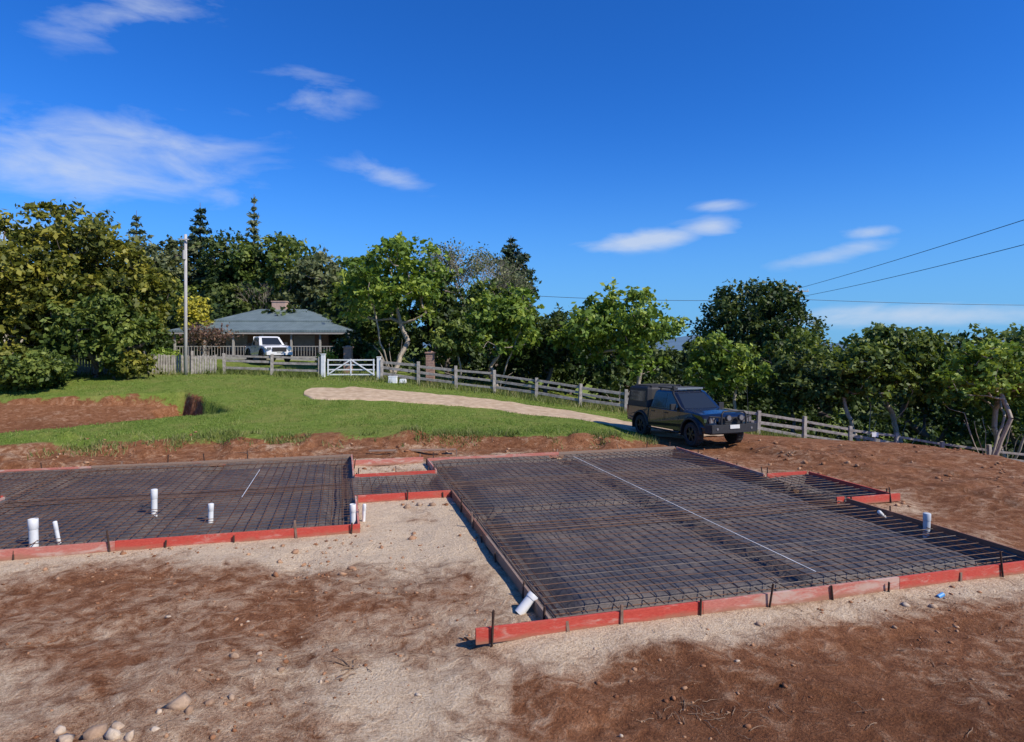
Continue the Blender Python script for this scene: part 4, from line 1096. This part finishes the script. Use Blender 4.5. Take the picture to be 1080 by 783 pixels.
    for s in (-1, 1):
        D.box((2.405, s * .66, .92), (.06, .30, .17), 3, Matrix.Rotation(-s * .32, 3, 'Z')); D.box((2.30, s * .845, .90), (.14, .03, .13), 3)
        D.box((.72, s * .99, 1.24), (.10, .20, .20), 1); D.box((.74, s * .88, 1.18), (.05, .12, .04), 1)
        for xx in (.16, -.66): D.box((xx, s * .905, 1.0), (.16, .03, .03), 1)
        for xx in (.92, .065, -.86): D.box((xx, s * .9205, .78), (.010, .006, .60), 1)
        D.box((0, s * .884, 1.125), (1.8, .012, .02), 1)
        D.box((-2.50, s * .80, .93), (.06, .14, .30), 4)
        for cx in (WXf, WXr):
            m_ = 14
            vs = []; fs = []
            for i in range(m_ + 1):
                a = math.radians(6 + 168 * i / m_)
                for (r_, yy) in ((.495, .86), (.495, .965), (.55, .955), (.575, .89)): vs.append((cx + r_ * math.cos(a), s * yy, WZ + r_ * math.sin(a)))
            for i in range(m_):
                for j in range(3): fs.append((i * 4 + j, i * 4 + j + 1, i * 4 + 5 + j, i * 4 + 4 + j))
            D.add(vs, fs, 1)
        D.box((WXr - .55, s * .82, .42), (.02, .24, .30), 1); D.box((WXf - .55, s * .82, .42), (.02, .22, .26), 1)
    D.box((-2.58, 0, .60), (.12, 1.6, .14), 1); D.box((0, 0, .50), (4.3, 1.1, .16), 1)
    D.box((.1, 0, .48), (2.0, 1.6, .08), 1)
    D.obj('fittings', mats, e, bevel=.004)
    for i, (cx, s) in enumerate([(WXf, 1), (WXf, -1), (WXr, 1), (WXr, -1)]):
        w = MB(); n = 40; yc = s * .80
        prof2 = [(.24, -.125), (.36, -.132), (.395, -.10), (.405, -.05), (.405, .05), (.395, .10), (.36, .132), (.24, .125)]
        vs = []; fs = []
        for (r_, yo) in prof2:
            for j in range(n):
                t = 2 * math.pi * j / n; q = r_ - (.014 if (j % 2 and r_ > .38) else 0); vs.append((cx + q * math.cos(t), yc + yo, WZ + q * math.sin(t)))
        for a in range(len(prof2) - 1):
            for j in range(n): k = (j + 1) % n; fs.append((a * n + j, a * n + k, a * n + n + k, a * n + n + j))
        w.add(vs, fs, 0)
        w.tube([(cx, yc - s * .09, WZ), (cx, yc + s * .05, WZ)], .25, 28, 2)
        w.tube([(cx, yc + s * .05, WZ), (cx, yc + s * .13, WZ)], [.075, .06], 12, 1)
        for k in range(6):
            a = k * math.pi / 3; w.box((cx + .15 * math.cos(a), yc + s * .09, WZ + .15 * math.sin(a)), (.20, .04, .06), 1, Matrix.Rotation(-a, 3, 'Y'))
        ring = [(cx + .245 * math.cos(2 * math.pi * j / 28), yc + s * .115, WZ + .245 * math.sin(2 * math.pi * j / 28)) for j in range(29)]
        w.tube(ring, .016, 6, 1, False)
        w.obj('wheel_%d' % (i + 1), [tyre, rimm, blackp], e)
    return e
ph = math.radians(-90 + 20)
fx, fy = 7.05, 20.05; hx_, hy_ = math.cos(ph), math.sin(ph)
cx_, cy_ = fx - 2.5 * hx_, fy - 2.5 * hy_
zf = np.mean([tz(cx_ + 1.6 * hx_ + s * .8 * hy_, cy_ + 1.6 * hy_ - s * .8 * hx_) for s in (-1, 1)]); zr = np.mean([tz(cx_ - 1.5 * hx_ + s * .8 * hy_, cy_ - 1.5 * hy_ - s * .8 * hx_) for s in (-1, 1)])
vehicle('parked_utility_truck', cx_, cy_, (zf + zr) / 2 - .02, ph, paint('dark_blue_paint', (.005, .006, .010)), True, pitch=math.atan2(zr - zf, 3.1))
vehicle('parked_white_utility', -17.0, 43.6, tz(-17.0, 43.6) + .1, math.radians(-52), paint('white_car_paint', (.75, .75, .74)), False)

# ------------------------------------------------------------------ LIGHT, SKY
SUN_EL, SUN_AZ = 42, 122
d = Vector((math.sin(math.radians(SUN_AZ)) * math.cos(math.radians(SUN_EL)), math.cos(math.radians(SUN_AZ)) * math.cos(math.radians(SUN_EL)), math.sin(math.radians(SUN_EL))))
sl = bpy.data.lights.new('sun', 'SUN'); sl.energy = 5.0; sl.angle = math.radians(.5); sl.color = (1, .93, .83)
so = bpy.data.objects.new('sun', sl); COL.objects.link(so); so.rotation_euler = d.to_track_quat('Z', 'Y').to_euler(); so.location = (20, -20, 30)
wd = bpy.data.worlds.new('World'); scene.world = wd; wd.use_nodes = True; nt = wd.node_tree; bg = nt.nodes['Background']
sky = N(nt, 'ShaderNodeTexSky'); sky.sky_type = 'NISHITA'; sky.sun_disc = False; sky.sun_elevation = math.radians(SUN_EL); sky.sun_rotation = math.radians(SUN_AZ)
sky.altitude = 600; sky.air_density = 1.0; sky.dust_density = .2; sky.ozone_density = 3.0
hs = N(nt, 'ShaderNodeHueSaturation'); hs.inputs['Saturation'].default_value = 1.2; hs.inputs['Value'].default_value = 1.0
nt.links.new(sky.outputs[0], hs.inputs['Color'])
tc = N(nt, 'ShaderNodeTexCoord'); sx = N(nt, 'ShaderNodeSeparateXYZ'); nt.links.new(tc.outputs['Generated'], sx.inputs[0])
az = math_n(nt, 'ARCTAN2', sx.outputs[0], sx.outputs[1]); el = math_n(nt, 'ARCSINE', sx.outputs[2])
base = mixc(nt, 1.0, hs.outputs[0], (.28, .80, 1.46), 'MULTIPLY')
he = math_n(nt, 'MULTIPLY', el, 1 / math.radians(10)); hf = math_n(nt, 'MULTIPLY', math_n(nt, 'EXPONENT', math_n(nt, 'MULTIPLY', math_n(nt, 'MULTIPLY', he, he), -1)), .8)
base = mixc(nt, hf, base, (1.5, 3.6, 6.5))
cv = N(nt, 'ShaderNodeCombineXYZ'); nt.links.new(az, cv.inputs[0]); nt.links.new(math_n(nt, 'MULTIPLY', el, 3.2), cv.inputs[1])
cn = noise_node(nt, 7, 8, .58, cv.outputs[0], .35)
blobs = [(-33, 14.0, 11, 3.6, .85, .12), (-31, 24.5, 7, 2.4, .6, .3), (-11.5, 15.0, 5, 1.3, .55, -.2), (-25, 12.2, 4, 1.5, .45, 0), (12.5, 9.4, 6.5, .9, 1.05, .05), (17.5, 10.2, 3.0, 1.0, 1.05, 0), (18.4, 12.0, 2.5, .6, .7, 0),
         (27, 7.4, 5.0, .8, .75, .12), (30, 9.0, 3, .55, .65, 0), (33, 2.4, 12, 1.1, .8, 0), (-39, 7.5, 6, 1.4, .7, 0), (-17.6, 21, 5, 2.5, .5, 0), (-2, 3, 10, 1.2, .3, 0), (70, 20, 14, 5, .7, 0), (-80, 18, 16, 5, .7, 0)]
tot = None
for (a0, e0, sa, se, amp, sl_) in blobs:
    da = math_n(nt, 'SUBTRACT', az, math.radians(a0))
    u = math_n(nt, 'MULTIPLY', da, 1 / math.radians(sa))
    vv = math_n(nt, 'MULTIPLY', math_n(nt, 'SUBTRACT', math_n(nt, 'SUBTRACT', el, math.radians(e0)), math_n(nt, 'MULTIPLY', da, sl_)), 1 / math.radians(se))
    q = math_n(nt, 'ADD', math_n(nt, 'MULTIPLY', u, u), math_n(nt, 'MULTIPLY', vv, vv))
    g_ = math_n(nt, 'MULTIPLY', math_n(nt, 'EXPONENT', math_n(nt, 'MULTIPLY', q, -1)), amp)
    tot = g_ if tot is None else math_n(nt, 'MAXIMUM', tot, g_)
dens = math_n(nt, 'ADD', tot, math_n(nt, 'MULTIPLY', math_n(nt, 'SUBTRACT', cn.outputs['Fac'], .5), 1.7))
cm = ramp(nt, dens, [(.28, 0), (1.35, .72)]).outputs[0]
cm = math_n(nt, 'MULTIPLY', cm, math_n(nt, 'MULTIPLY', tot, 2.0, clamp=True))
col = mixc(nt, cm, base, (5.4, 6.0, 7.0))
nt.links.new(col, bg.inputs['Color']); bg.inputs['Strength'].default_value = .12

# ------------------------------------------------------------------ CAMERA
cd = bpy.data.cameras.new('camera'); cd.sensor_width = 36; cd.lens = 22.0; cd.shift_y = -.0245; cd.clip_end = 12000; cd.clip_start = .05
co = bpy.data.objects.new('camera', cd); COL.objects.link(co); co.location = (0, 0, 3.3); co.rotation_euler = (math.radians(90), 0, 0)
scene.camera = co
